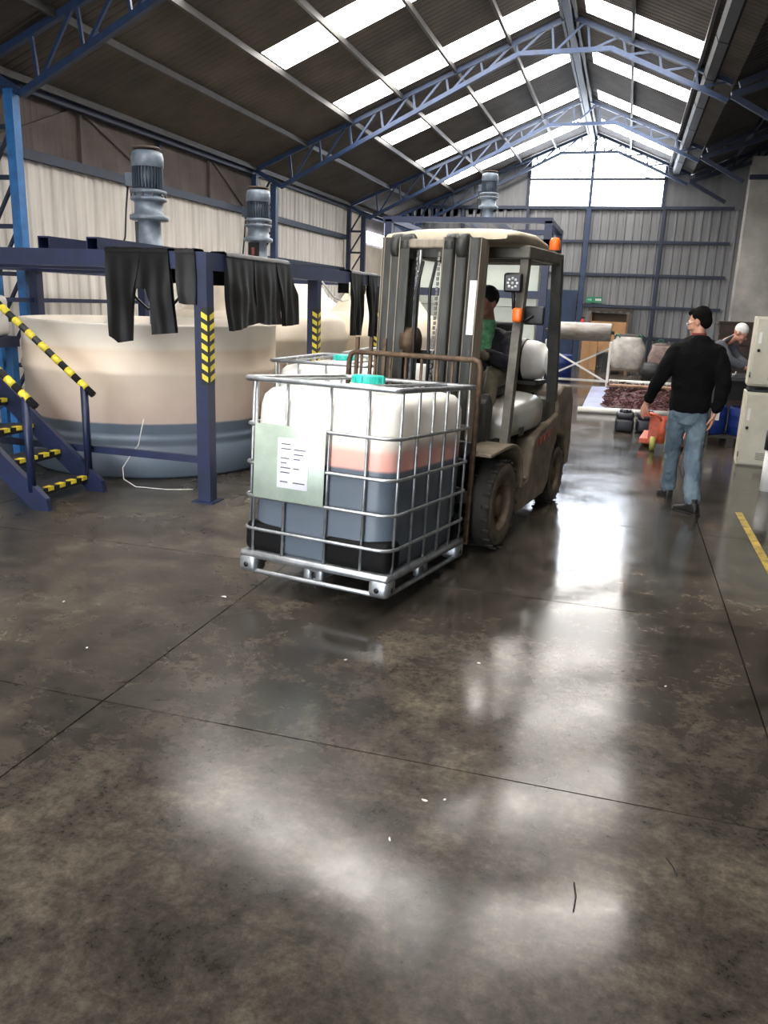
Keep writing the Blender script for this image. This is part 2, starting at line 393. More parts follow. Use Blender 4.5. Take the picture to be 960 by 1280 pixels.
wall_concrete = struct(MB().bb((2.84, 25.3, 0), (6.5, YG-.14, 5.9)).build('wall_partition', M['concrete']))
MB().bb((2.8, 25.2, 5.3), (6.5, 25.3, 5.42)).build('wall_rail', M['dark_blue'], wall_concrete)

# ---- roof: sheets of about one metre, every third one translucent above the third purlin
ceiling = struct(empty('ceiling'))
def slope_sheet(x0, x1, width, pitch, depth, m, name, up=0.0):
    """corrugated roof sheet from x0 to x1 following the roof, ribs along the slope; local y across 0..width"""
    pr = corr_profile(width, pitch, depth); n = len(pr); b = MB()
    b.add([(x0, u, roof_z(x0)+o+up) for u, o in pr]+[(x1, u, roof_z(x1)+o+up) for u, o in pr], [(i, i+1, n+i+1, n+i) for i in range(n-1)])
    me = b.mesh(name); me.materials.append(m); return me
SKW = .86
dark_w = (3.0-SKW)/2
PUR = [-7.47, -6.40, -5.46, -4.48, -3.48, -2.5, -1.62]
PURR = [-1.38, -.4, .72]
xe = XL-.1
meL = slope_sheet(xe, RX, dark_w, .155, .006, M['roof'], 'roof_sheet')
meLs = slope_sheet(xe, -5.43, SKW, .155, .006, M['roof'], 'roof_sheet')
meR = slope_sheet(RX, XV, dark_w, .155, .006, M['roof'], 'roof_sheet')
meRs = slope_sheet(.74, XV, SKW, .155, .006, M['roof'], 'roof_sheet')
meN = slope_sheet(XV, XR+.1, 1.0, .2, .03, M['roof_far'], 'roof_sheet')
def sky_panel(x0, x1):
    b = MB(); z0, z1 = roof_z(x0), roof_z(x1)
    b.prism([(x0, z0), (x1, z1), (x1, z1+.012), (x0, z0+.012)], 0, SKW, 'y')
    me = b.mesh('skylight_panel'); me.materials.append(M['sky']); return me
skyL = [sky_panel(a, b) for a, b in ((-5.42, -4.5), (-4.46, -3.5), (-3.46, -2.52), (-2.48, -1.58))]
skyR = [sky_panel(a, b) for a, b in ((-1.2, -.42), (-.38, .74))]
capL = slope_sheet(-1.58, RX, SKW, .43, .012, M['roof'], 'roof_sheet'); capR = slope_sheet(RX, -1.2, SKW, .43, .012, M['roof'], 'roof_sheet')
y = -9.28
while y < YG:
    # y is the start of a translucent strip
    for me in [meLs, meRs, capL, capR]: link_mesh('roof_sheet', me, ceiling, (0, y, 0))
    for me in (skyL+skyR if not 5 < y < 6.5 else skyR): link_mesh('skylight_panel', me, ceiling, (0, y, 0))
    if 5 < y < 6.5: link_mesh('roof_sheet', slope_sheet(-5.43, -1.58, SKW, .155, .006, M['roof'], 'roof_sheet'), ceiling, (0, y, 0))
    for q in range(2):
        yy = y+SKW+q*dark_w
        if yy < YG+.3:
            link_mesh('roof_sheet', meL, ceiling, (0, yy, 0)); link_mesh('roof_sheet', meR, ceiling, (0, yy, 0))
    y += 3.0
for k in range(int(YG-YB)+2): link_mesh('roof_sheet', meN, ceiling, (0, YB-.5+k, 0))
MB().prism([(XV-.5, roof_z(XV-.5)+.04), (XV, roof_z(XV)+.04), (XV+.5, roof_z(XV+.5)+.045), (XV+.5, roof_z(XV+.5)+.06), (XV, roof_z(XV)+.055), (XV-.5, roof_z(XV-.5)+.055)], YB, YG+.3, 'y').build('valley_flashing', M['roof'], ceiling)
MB().prism([(RX-.4, roof_z(RX-.4)+.04), (RX, RZ+.04), (RX+.35, roof_z(RX+.35)+.04), (RX+.35, roof_z(RX+.35)+.055), (RX, RZ+.06), (RX-.4, roof_z(RX-.4)+.055)], YB, YG+.3, 'y').build('ridge_flashing', M['roof'], ceiling)
for x in PUR+PURR:
    MB().bb((x-.025, YB, roof_z(x)-.095), (x+.025, YG, roof_z(x)-.01)).build('purlin', M['purlin'], ceiling)
for x in (2.4, 3.5, 4.6, 5.7):
    MB().bb((x-.025, YB, roof_z(x)-.12), (x+.025, YG, roof_z(x)-.01)).build('purlin', M['dark_blue'], ceiling)
MB().bb((RX-.06, YB, RZ-.2), (RX+.06, YG, RZ-.1)).build('ridge_beam', M['dark_blue'], ceiling)
# valley gutter in galvanised lengths
gutter = struct(empty('trim_1'))
gm = MB().prism([(.80, 5.62), (.84, 5.52), (.98, 5.48), (1.04, 5.58), (1.02, 5.6), (.97, 5.5), (.86, 5.54), (.82, 5.63)], .02, 1.96, 'y').mesh('gutter_length'); gm.materials.append(mat('gutter_grey', (46, 46, 48), .7, .1, .3, 5))
y = YB
while y < YG-.5:
    link_mesh('gutter_length', gm, gutter, (0, y, 0)); y += 2.0

# ---- lattice trusses and columns
BC = [(-6.95, 3.86), (-2.35, 6.08), (-.75, 6.1), (1.25, 5.22)]
def bc_z(x):
    for (a, za), (b, zb) in zip(BC, BC[1:]):
        if a <= x <= b: return za+(zb-za)*(x-a)/(b-a)
    return BC[0][1]
def make_truss(y, label, sx=1.0):
    t = thing('roof_truss', label, 'truss', (0, y, 0), group='lattice roof trusses')
    off = .07
    MB().beam((-7.5, 0, roof_z(-7.5)-off), (RX, 0, RZ-off), .08, .075).build('top_chord', M['blue'], t)
    MB().beam((RX, 0, RZ-off), (1.3, 0, roof_z(1.3)-off), .08, .075).build('top_chord', M['blue'], t)
    for (a, b) in zip(BC, BC[1:]): MB().beam((a[0], 0, a[1]), (b[0], 0, b[1]), .08, .075).build('bottom_chord', M['blue'], t)
    MB().beam((-7.5, 0, roof_z(-7.5)-off), (-6.95, 0, 3.88), .08, .08).build('end_strut', M['blue'], t)
    xs = [-6.7+.62*k for k in range(13)]
    for k, x in enumerate(xs):
        if x > 1.2: break
        zb, zt = bc_z(x), roof_z(x)-off
        MB().beam((x, 0, zb), (x-.06, 0, zt), .036, .036).build('web_post', M['blue'], t)
        x2 = x+.5
        MB().beam((x+.02, 0, zb), (x2, 0, roof_z(x2)-off), .036, .036).build('web_diagonal', M['blue'], t)
    return t
make_truss(8.5, 'blue lattice roof truss springing from the bright blue wall column')
make_truss(15.9, 'blue lattice roof truss over the second mixer motor')
make_truss(21.8, 'blue lattice roof truss second from the glazed gable')
make_truss(25.6, 'blue lattice roof truss close against the glazed gable')
for y, lab in ((15.9, 'dark half truss of the neighbouring nave rising from the gutter before the concrete wall'), (21.8, 'dark half truss of the neighbouring nave rising above the concrete wall'), (25.6, 'dark half truss of the neighbouring nave against the gable')):
    t = thing('roof_truss', lab, 'truss', (0, y, 0), group='half trusses of the neighbouring nave')
    MB().beam((1.4, 0, roof_z(1.4)-.1), (6.4, 0, roof_z(6.4)-.1), .1, .1).build('top_chord', M['dark_blue'], t)
    MB().beam((1.3, 0, 5.3), (6.4, 0, 6.9), .1, .1).build('bottom_chord', M['dark_blue'], t)
    MB().beam((1.3, 0, 5.3), (2.3, 0, 4.75), .09, .09).build('knee_brace', M['dark_blue'], t)
    for k in range(8):
        x = 1.8+.6*k; zb = 5.3+(x-1.3)*1.6/5.1
        MB().beam((x, 0, zb), (x, 0, roof_z(x)-.1), .05, .05).build('web_post', M['dark_blue'], t)
        MB().beam((x, 0, zb), (x+.6, 0, roof_z(x+.6)-.1), .05, .05).build('web_diagonal', M['dark_blue'], t)
def make_column(y, m, label):
    t = thing('steel_column', label, 'column', (0, y, 0), group='lattice wall columns')
    MB().bb((-7.15, -.06, 0), (-7.03, .06, 3.92)).build('inner_chord', m, t)
    MB().bb((-7.56, -.06, 0), (-7.46, .06, 4.1)).build('outer_chord', m, t)
    k = 0; z = .2
    while z < 3.7:
        MB().bb((-7.46, -.03, z), (-7.15, .03, z+.05)).build('batten', M['dark_blue'], t)
        MB().beam((-7.46, 0, z+.03), (-7.15, 0, z+.52), .035, .035).build('lacing_bar', M['dark_blue'], t)
        z += .55
    MB().bb((-7.6, -.15, 0), (-6.98, .15, .02)).build('base_plate', M['dark_blue'], t)
make_column(8.5, M['bright_blue'], 'bright blue lattice column at the wall behind the stair platform')
make_column(15.9, M['blue'], 'blue lattice column on the wall behind the second mixer motor')
make_column(21.8, M['dark_blue'], 'dark blue lattice column where the cream plaster wall begins')

# floor marking
fm = MB().bb((1.12, 4.3, .001), (1.18, 7.6, .004)).build('floor_marking', mat('yellow_floor_paint', (190, 160, 60), .6, 0, .5, 9))
tag(fm, 'worn yellow line painted on the concrete near the electrical cabinet', 'floor line')
# exit sign
t = thing('exit_sign', 'small green emergency sign with white lettering on the gable wall', 'sign', (-1.0, YG-.07, 2.0))
MB().bb((-.24, -.03, -.09), (.24, .0, .09)).build('sign_board', mat('sign_green', (28, 110, 80), .5), t)
for k in range(4): MB().bb((.03+k*.045, -.034, -.03), (.06+k*.045, -.03, .035)).build('sign_mark', M['white'], t)
MB().prism([(-.2, .02), (-.12, .02), (-.12, .05), (-.07, 0), (-.12, -.05), (-.12, -.02), (-.2, -.02)], -.034, -.03, 'y').build('sign_arrow', mat('sign_arrow_green', (120, 180, 150), .5), t)
# ================================================================== mixing platform, tanks, stair
M['tape'] = stripe_material('hazard_tape', (226, 205, 60), (18, 18, 20), (0, rad(40), 0), 6.0)
M['yellow'] = mat('tape_yellow', (228, 208, 62), .5, 0, .15, 20)
M['tapeblack'] = mat('tape_black', (20, 20, 22), .5)
M['tank'] = bands('tank_wall_1', [(0, (92, 104, 116)), (.53, (104, 116, 130)), (.545, (214, 192, 178)), (.8, (224, 204, 186)), (1.0, (230, 212, 192)), (1.2, (222, 202, 178)), (1.24, (232, 220, 204)), (1.5, (236, 228, 216))], .45, .01, 0, .06)
M['tankc'] = mat('tank_cream', (236, 222, 202), .45, 0, .1, 1.6)
PX, PY0 = -3.29, 6.0
t = thing('mixing_platform', 'navy steel platform frame over the mixing tanks with taped posts', 'platform', (PX, PY0, 0))
pw = .115
posts = [(0, 0), (0, 2.45), (0, 4.75), (-3.6, 0), (-3.6, 2.45), (-3.6, 4.75)]
for x, y in posts:
    p = MB().bb((x-pw/2, y-pw/2, .012), (x+pw/2, y+pw/2, 1.93)).build('post', M['navy'], t)
    MB().bb((x-.1, y-.1, 0), (x+.1, y+.1, .012)).build('base_plate', M['navy'], p)
for y in (0, 2.45, 4.75):      # hazard tape on the three front posts
    strips = []; c = MB()
    for k in range(7):
        z = 1.02+k*.082
        b = MB(); b2 = MB(); b.add([(pw/2+.002, y-.02, z), (pw/2+.002, y+pw/2, z+.03), (pw/2+.002, y+pw/2, z+.075), (pw/2+.002, y-.02, z+.045)], [(0, 1, 2, 3)])
        b2.add([(pw/2+.002-.055, y-pw/2-.003, z+.03), (pw/2+.002, y-pw/2-.003, z), (pw/2+.002, y-pw/2-.003, z+.045), (pw/2+.002-.055, y-pw/2-.003, z+.075)], [(0, 1, 2, 3)])
        strips += [b, b2]
    c.bb((pw/2, y-pw/2-.002, 1.0), (pw/2+.0015, y+pw/2, 1.62)); c.bb((pw/2-.058, y-pw/2-.002, 1.0), (pw/2+.0015, y-pw/2, 1.62))
    tp = c.build('hazard_tape', M['tapeblack'], t)
    for b in strips: b.build('tape_stripe', M['yellow'], tp)
bz0, bz1 = 1.91, 2.045
MB().bb((-3.8, -.06, bz0), (.06, .06, bz1)).build('front_beam', M['navy'], t)
MB().bb((-.06, .06, bz0), (.06, 4.9, bz1)).build('side_beam', M['navy'], t)
MB().bb((-3.66, .06, bz0), (-3.54, 4.9, bz1)).build('side_beam', M['navy'], t)
for y in (1.0, 2.45, 4.75): MB().bb((-3.54, y-.05, bz0-.0), (-.06, y+.05, bz1-.02)).build('cross_beam', M['navy'], t)
for x in (-1.72, -1.22):
    b = MB(); y0, y1 = .28, 4.8
    b.bb((x-.06, y0, bz1), (x+.06, y1, bz1+.012)); b.bb((x-.06, y0, bz1+.108), (x+.06, y1, bz1+.12)); b.bb((x-.06, y0, bz1+.012), (x-.05, y1, bz1+.108)); b.bb((x+.05, y0, bz1+.012), (x+.06, y1, bz1+.108))
    b.build('motor_beam', M['navy'], t)
MB().bb((-2.1, -.02, .33), (-.06, .02, .39)).build('tie_rail', M['navy'], t)
MB().bb((-3.64, 1.0, 1.0), (-3.57, 1.06, 1.9)).build('rail_post', M['navy'], t)
MB().bb((-3.64, .06, 1.55), (-3.6, 4.7, 1.6)).build('hand_rail', M['navy'], t)

def open_tank(name, label, loc, r, h, m):
    t = thing(name, label, 'tank', loc, group='big plastic mixing tanks')
    pr = [(0, .0), (r*.97, 0), (r, .03), (r, .28), (r-.015, .30), (r-.015, .33), (r, .36), (r+.005, .40), (r-.012, .42), (r+.006, .44), (r+.008, .93), (r+.03, .97), (r+.03, 1.02), (r+.01, 1.05), (r+.012, h-.03), (r+.025, h-.02), (r+.025, h), (r-.02, h), (r-.025, .1), (0, .1)]
    MB().lathe(pr, 72).build('tank_wall', m, t)
    MB().lathe([(0, .5), (r-.03, .5)], 48).build('liquid', mat('tank_liquid', (70, 82, 96), .15), t)
    return t
tk = open_tank('mixing_tank', 'wide open-topped cream tank with blue-grey liquid behind the taped corner post', (-4.78, 7.62, 0), 1.27, 1.44, M['tank'])
MB().cyl((.0, 0, .3), (0, 0, 2.15), .03, 12).build('mixer_shaft', M['steel'], tk)
def domed_tank(label, loc, r, h, grp='big plastic mixing tanks', m=None):
    m = m or M['tankc']
    t = thing('mixing_tank', label, 'tank', loc, group=grp)
    pr = [(0, 0), (r, 0), (r, .5), (r-.015, .53), (r-.015, .57), (r, .6), (r+.01, h*.62), (r+.03, h*.64), (r+.03, h*.67), (r, h*.7), (r-.02, h*.78), (r-.16, h*.83)]
    MB().lathe(pr, 56).build('tank_wall', m, t)
    n = 8; b = MB(); ra, rb = r-.16, r-.42
    vs = [(ra*math.cos(2*PI*(k+.5)/n), ra*math.sin(2*PI*(k+.5)/n), h*.82) for k in range(n)]+[(rb*math.cos(2*PI*(k+.5)/n), rb*math.sin(2*PI*(k+.5)/n), h) for k in range(n)]
    b.add(vs, [(k, (k+1) % n, n+(k+1) % n, n+k) for k in range(n)]+[tuple(range(n, 2*n))])
    b.build('tank_top', m, t)
    MB().bb((.25, -.06, h-.01), (.38, .06, h+.06)).build('lifting_lug', m, t)
    MB().lathe([(.25, h-.01), (.25, h+.05), (.2, h+.06), (0, h+.06)], 28, c=(-.2, .3, 0)).build('hatch', m, t)
    return t
domed_tank('closed cream tank with faceted top between the two navy posts', (-4.82, 10.3, 0), 1.2, 1.84)
domed_tank('closed cream tank with faceted top seen between the mast uprights', (-3.75, 12.5, 0), .95, 1.86)
domed_tank('tall cream tank with faceted top behind the hanging aprons', (-5.9, 13.7, 0), .95, 2.1)

def mixer_motor(label, loc, s=1.0, rz=0, window=False):
    t = thing('mixer_motor', label, 'motor', loc, (0, 0, rz), 'upright mixer motors')
    g = mat('motor_grey', (120, 132, 146), .4, .15, .25, 9); dk = mat('motor_fins', (70, 80, 94), .45, .2, .2, 10)
    MB().lathe([(0, 0), (.15*s, 0), (.15*s, .02), (.135*s, .03), (.125*s, .28*s), (.14*s, .3*s)], 28).build('pedestal', g, t)
    MB().lathe([(.1*s, .29*s), (.21*s, .29*s), (.215*s, .3*s), (.215*s, .335*s), (.2*s, .345*s), (.16*s, .36*s), (.155*s, .47*s), (.17*s, .49*s), (.2*s, .5*s), (.2*s, .53*s), (.165*s, .54*s), (.165*s, .565*s), (.2*s, .57*s), (.2*s, .605*s), (.15*s, .62*s), (.13*s, .62*s)], 32).build('gearbox', g, t)
    for k in range(10):
        a = 2*PI*k/10; MB().cyl((.185*s*math.cos(a), .185*s*math.sin(a), .525*s), (.185*s*math.cos(a), .185*s*math.sin(a), .575*s), .012*s, 6).build('bolt', M['steel'], t)
    MB().lathe([(.0, .61*s), (.15*s, .61*s), (.15*s, .85*s), (0, .85*s)], 28).build('motor_body', dk, t)
    fin = MB().bb((.148*s, -.004, .63*s), (.172*s, .004, .85*s)).mesh('cooling_fin'); fin.materials.append(dk)
    for k in range(30): link_mesh('cooling_fin', fin, t, (0, 0, 0), (0, 0, 2*PI*k/30))
    MB().lathe([(.172*s, .845*s), (.178*s, .85*s), (.178*s, .95*s), (.165*s, 1.0*s), (.13*s, 1.02*s), (0, 1.02*s)], 28).build('fan_cowl', g, t)
    MB().lathe([(0, 1.035*s), (.15*s, 1.035*s), (.16*s, 1.045*s), (.15*s, 1.055*s), (0, 1.055*s)], 24).build('rain_cap', mat('cap_brown', (80, 66, 58), .6), t)
    MB().cyl((0, 0, 1.0*s), (0, 0, 1.04*s), .03*s, 8).build('cap_post', M['steel'], t)
    MB().bb((-.24*s, -.06*s, .64*s), (-.165*s, .06*s, .78*s)).build('terminal_box', dk, t)
    if window:
        MB().bb((-.085*s, -.15*s, .03), (.085*s, -.115*s, .27*s)).build('coupling_window', M['black'], t)
        MB().cyl((0, -.152*s, .06*s), (0, -.152*s, .2*s), .025, 10).build('coupling', mat('coupling_red', (110, 50, 45), .5), t)
    else:
        MB().bb((-.155*s, -.05*s, .02), (-.11*s, .05*s, .27*s)).build('coupling_window', M['black'], t)
    MB().tube([(-.22*s, 0, .64*s), (-.25*s, .02, .4*s), (-.27*s, 0, .1*s), (-.3*s, 0, .01)], .01, 6).build('cable', M['black'], t)
    return t
mixer_motor('grey upright mixer motor over the wide open-topped tank', (-4.78, 7.62, 2.166), .9, 0.5)
mixer_motor('grey upright mixer motor with an open coupling window beside the dark jacket', (-4.82, 10.3, 2.166), .89, -.1, True)

# --- second, taller gantry behind the truck with a mixer on top
t = thing('mixing_gantry', 'tall navy steel gantry behind the forklift with a mixer motor on top', 'gantry', (-1.4, 14.2, 0))
for x, y in ((0, 0), (0, 2.2), (-2.75, 0), (-2.75, 2.2)):
    MB().bb((x-.06, y-.06, 0), (x+.06, y+.06, 3.1)).build('post', M['navy'], t)
for z in (2.72, 3.06):
    MB().bb((-2.85, -.06, z), (.06, .06, z+.09)).build('beam', M['navy'], t); MB().bb((-2.85, 2.14, z), (.06, 2.26, z+.09)).build('beam', M['navy'], t)
    MB().bb((-.05, .06, z), (.05, 2.14, z+.09)).build('beam', M['navy'], t); MB().bb((-2.8, .06, z), (-2.7, 2.14, z+.09)).build('beam', M['navy'], t)
MB().beam((-.02, 2.1, 2.75), (-.02, .1, 3.08), .05, .05).build('brace', M['navy'], t)
for x in (-.95, -1.45): MB().bb((x-.05, .06, 3.08), (x+.05, 2.14, 3.16)).build('motor_beam', M['navy'], t)
MB().bb((-2.85, -.05, 1.85), (.06, .05, 1.98)).build('mid_beam', M['navy'], t)
mixer_motor('small grey upright mixer motor on the tall gantry behind the forklift', (-2.6, 15.2, 3.16), .82, 0)
t = thing('panel_tank', 'pale green-white panelled square tank inside the tall gantry', 'tank', (-2.72, 15.25, 0))
pm = mat('pale_panel', (196, 204, 194), .5, 0, .06, 2)
for z0, z1 in ((0, .9), (.91, 1.7), (1.71, 2.55)):
    MB().bb((-1.2, -.85, z0), (1.2, .85, z1)).build('panel', pm, t)
MB().bb((-1.22, -.87, 2.55), (1.22, .87, 2.6)).build('rim', M['white'], t)

# --- stair to the platform on the left
t = thing('access_stair', 'navy steel stair with black and yellow taped treads and handrails', 'stair', (-4.25, 5.56, 0))
nb = [(.0, .0), (-.22, 0), (-1.55, 1.12), (-1.55, 1.27), (-1.4, 1.27)]
for y in (-.36, .36):
    MB().prism([(.0, .0), (-.16, 0), (-1.5, 1.13), (-1.5, 1.26), (-1.38, 1.26), (-.02, .1)], y-.025, y+.025, 'y').build('stringer', M['navy'], t)
for k in range(5):
    x, z = -.26-.26*k, .13+.21*k
    tr = MB().bb((x-.13, -.335, z-.025), (x+.09, .335, z)).build('tread', mat('tread_dark', (34, 36, 44), .6), t)
    MB().bb((x+.09, -.335, z-.05), (x+.1, .335, z+.004)).build('nosing', M['tapeblack'], tr)
    for q in range(5):
        y = -.29+q*.145; MB().prism([(x+.05, z+.001), (x+.05, z+.008), (x+.104, z+.008), (x+.104, z-.025), (x+.1005, z-.025), (x+.1005, z+.001)], y-.035, y+.035, 'y').build('tape_stripe', M['yellow'], tr)
MB().bb((-2.52, -.45, 1.16), (-1.4, 1.08, 1.26)).build('landing', M['navy'], t)
for y in (-.4, 1.03): MB().bb((-1.5, y-.04, 0), (-1.42, y+.04, 1.16)).build('landing_leg', M['bright_blue'], t)
for y, zt, x in ((-.36, .9, -.16), (.36, .92, -.16)):
    zb = .2
    MB().cyl((x, y, zb-.06), (x, y, zt), .033, 12).build('rail_post', M['navy'], t)
    p0, p1 = Vector((x+.09, y, zt-.07)), Vector((x-1.35, y, zt+1.08))
    hr = MB().tube([p0, p1], .03, 10).build('hand_rail', M['tapeblack'], t)
    d = (p1-p0).normalized(); L = (p1-p0).length; q = .08
    while q < L-.1:
        a = p0+d*q; MB().tube([a, a+d*.085], .0315, 10).build('tape_stripe', M['yellow'], hr); q += .16
    MB().cyl((x-1.25, y, 1.2), (x-1.25, y, zt+.98), .03, 12).build('rail_post', M['bright_blue'], t)
# white can on the landing, yellowish sack under the rail
t = thing('jerry_can', 'translucent white plastic can with a blue cap on the stair landing', 'canister', (-5.84, 6.42, 1.262), (0, 0, .2))
MB().rbox((0, 0, .19), (.36, .26, .38), .05, 3).build('can_body', M['white'], t)
MB().tube([(-.1, 0, .37), (-.1, 0, .43), (.06, 0, .43), (.06, 0, .37)], .022, 8).build('handle', M['white'], t)
MB().cyl((.12, 0, .36), (.12, 0, .42), .045, 14).build('cap', mat('cap_blue', (60, 110, 170), .5), t)
t = thing('plastic_sack', 'crumpled grey and yellow plastic sack hanging beside the stair', 'sack', (-5.15, 5.02, .0))
b = MB(); rnd = random.Random(3); rings = []
for k in range(9):
    z = .02+k*.098; r = .06+.12*math.sin(PI*min(1, (k+1.2)/9.5))
    rings.append(((rnd.uniform(-.03, .03), rnd.uniform(-.03, .03), z), (r*rnd.uniform(.7, 1.2), rnd.uniform(-.03, .03), 0), (0, r*rnd.uniform(.7, 1.1), 0)))
b.loft(rings, 14); b.build('sack_body', mat('sack_grey', (150, 150, 148), .5, 0, .4, 8, bump=.6, bscale=9), t)
b = MB().loft([((0, 0, .78), (.07, 0, 0), (0, .07, 0)), ((-.02, 0, .88), (.13, 0, 0), (0, .11, 0)), ((.02, 0, .98), (.1, 0, 0), (0, .09, 0)), ((0, 0, 1.03), (.02, 0, 0), (0, .02, 0))], 12)
b.build('sack_neck', mat('sack_yellow', (196, 190, 80), .5, 0, .3, 8), t)

# --- pipes and floor rail behind tank, cable
c = MB().tube([(-4.0, 6.12, 1.9), (-4.05, 6.15, 1.7), (-3.9, 6.15, 1.58), (-3.65, 6.12, 1.62), (-3.5, 6.1, 1.75), (-3.42, 6.05, 1.9)], .012, 6).build('power_cable', M['black'])
tag(c, 'black cable looping below the front platform beam behind the hanging trousers', 'cable')
c = MB().tube([(-4.05, 6.25, .62), (-4.09, 6.26, .5), (-4.12, 6.26, .38), (-4.2, 6.25, .28), (-4.27, 6.22, .16), (-4.25, 6.2, .06), (-4.1, 6.16, .012), (-3.8, 6.2, .008), (-3.6, 6.3, .008)], .005, 6).build('white_hose', mat('hose_white', (200, 198, 190), .5))
tag(c, 'thin white hose trailing over the floor at the foot of the open tank', 'hose')
c = MB().tube([(PX+.07, 8.5, 1.9), (PX+.09, 8.8, 1.75), (PX+.1, 9.1, 1.7), (PX+.1, 9.3, 1.72), (PX+.08, 9.4, 1.8), (PX+.07, 9.42, 1.92)], .01, 6).build('hanging_wire', MATS['hose_white'])
tag(c, 'thin white wire sagging under the navy side beam', 'wire')
for k, (y, z) in enumerate(((5.4, .25), (5.55, .38))):
    c = MB().cyl((-7.0, y+2.3, z), (-6.2, y+.7, z), .05, 12).build('blue_pipe', M['bright_blue'] if k else M['navy'])
    tag(c, 'low %s pipe behind the stair beside the open tank' % ('bright blue' if k else 'navy blue'), 'pipe')

# --- oilskins hung over the beams
def draped(name, label, cat, outline, loc, rz, m, thick=.035, drop_back=.25, seed=1):
    """garment hanging over a beam along local x; outline in (x, z) with z <= 0 below the beam top"""
    t = thing(name, label, cat, loc, (0, 0, rz))
    for pi, poly in enumerate(outline):
        bm = bmesh.new(); vs = [bm.verts.new((x, 0, z)) for x, z in poly]; f = bm.faces.new(vs)
        bmesh.ops.triangulate(bm, faces=[f])
        for _ in range(4):
            long = [e for e in bm.edges if e.calc_length() > .035]
            if long: bmesh.ops.subdivide_edges(bm, edges=long, cuts=1, use_grid_fill=False)
            bmesh.ops.triangulate(bm, faces=bm.faces[:])
        rnd = random.Random(seed*13+pi); ph = [rnd.uniform(0, 6) for _ in range(4)]
        for v in bm.verts:
            x, z = v.co.x, v.co.z; k = min(1, -z/.3)
            v.co.y = -.075-.007*math.sin(x*44+ph[0]+z*1.5)*k-.012*math.sin(x*15-z*4+ph[1])*k-.004*math.sin(z*16+x*9+ph[2])*k-.02*k
        g = bmesh.ops.extrude_face_region(bm, geom=bm.faces[:])
        for v in [q for q in g['geom'] if isinstance(q, bmesh.types.BMVert)]: v.co.y += thick*(.4+.9*min(1, -v.co.z/.2))*(1 if v.co.z < -.02 else .3)
        bmesh.ops.recalc_face_normals(bm, faces=bm.faces)
        me = bpy.data.meshes.new('cloth'); bm.to_mesh(me); bm.free(); me.materials.append(m)
        o = bpy.data.objects.new('leg' if 'trousers' in name else 'panel', me); COL.objects.link(o); o.parent = t; mod_shade(o, 50)
    xa = min(x for p in outline for x, z in p if z > -.03); xb = max(x for p in outline for x, z in p if z > -.03)
    b = MB(); n = 14
    pts = [(-.085, -.02), (-.08, .008), (-.06, .02), (.06, .02), (.08, .008), (.085, -.02), (.088, -drop_back)]
    rnd = random.Random(seed); vs = []
    for k in range(n+1):
        x = xa+(xb-xa)*k/n
        for y, z in pts: vs.append((x, y, z+rnd.uniform(0, .006)))
    for k in range(n+1):
        x = xa+(xb-xa)*k/n
        for y, z in pts: vs.append((x, y*.8, z-.007 if z > 0 else z))
    q = len(pts); o2 = (n+1)*q
    fs = [(k*q+i, (k+1)*q+i, (k+1)*q+i+1, k*q+i+1) for k in range(n) for i in range(q-1)]
    b.add(vs[:o2], fs, True)
    b.build('waist', m, t)
    return t
M['oilskin'] = mat('black_oilskin', (10, 10, 11), .5, spec=.22, metal=0, var=.3, scale=7, bump=.12, bscale=10)# 0, .3, 7, bump=.12, bscale=10)
M['oilskin2'] = mat('grey_black_oilskin', (26, 26, 27), .5, spec=.3, metal=0, var=.35, scale=7, bump=.12, bscale=10)# 0, .35, 7, bump=.12, bscale=10)
draped('oilskin_trousers', 'black oilskin trousers hanging over the front platform beam', 'trousers',
       [[(-.31, 0), (.02, 0), (0, -.12), (-.04, -.3), (-.07, -.5), (-.09, -.72), (-.2, -.74), (-.3, -.69), (-.31, -.4)], [(-.02, 0), (.27, 0), (.285, -.25), (.3, -.5), (.315, -.64), (.12, -.66), (.11, -.4), (.07, -.3), (-.04, -.3), (-.01, -.12)]], (-3.83, 6.0, 2.045), 0, M['oilskin'], seed=2)
draped('oilskin_sleeve', 'short black oilskin piece draped next to the corner post', 'garment',
       [[(-.08, 0), (.09, 0), (.1, -.2), (.095, -.41), (0, -.41), (-.05, -.4), (-.075, -.2)]], (-3.415, 6.0, 2.045), 0, M['oilskin2'], seed=3)
draped('oilskin_jacket', 'grey-black oilskin jacket hanging on the side beam behind the corner post', 'jacket',
       [[(-.7, 0), (-.15, 0), (-.16, -.3), (-.13, -.56), (-.4, -.6), (-.62, -.62), (-.68, -.3)], [(-.18, 0), (.3, 0), (.36, -.3), (.38, -.58), (.1, -.58), (-.14, -.55)], [(.3, 0), (.62, 0), (.78, -.3), (.85, -.58), (.55, -.6), (.4, -.3)]], (PX, 6.95, 2.045), PI/2, M['oilskin2'], seed=4)
draped('oilskin_trousers', 'dark oilskin trousers hanging on the far end of the side beam', 'trousers',
       [[(-.6, 0), (-.1, 0), (-.18, -.3), (-.2, -.75), (-.5, -.75), (-.56, -.3)], [(.1, 0), (.5, 0), (.48, -.4), (.5, -.78), (.22, -.78), (.2, -.3)]], (PX, 10.05, 2.045), PI/2, M['oilskin'], seed=5)

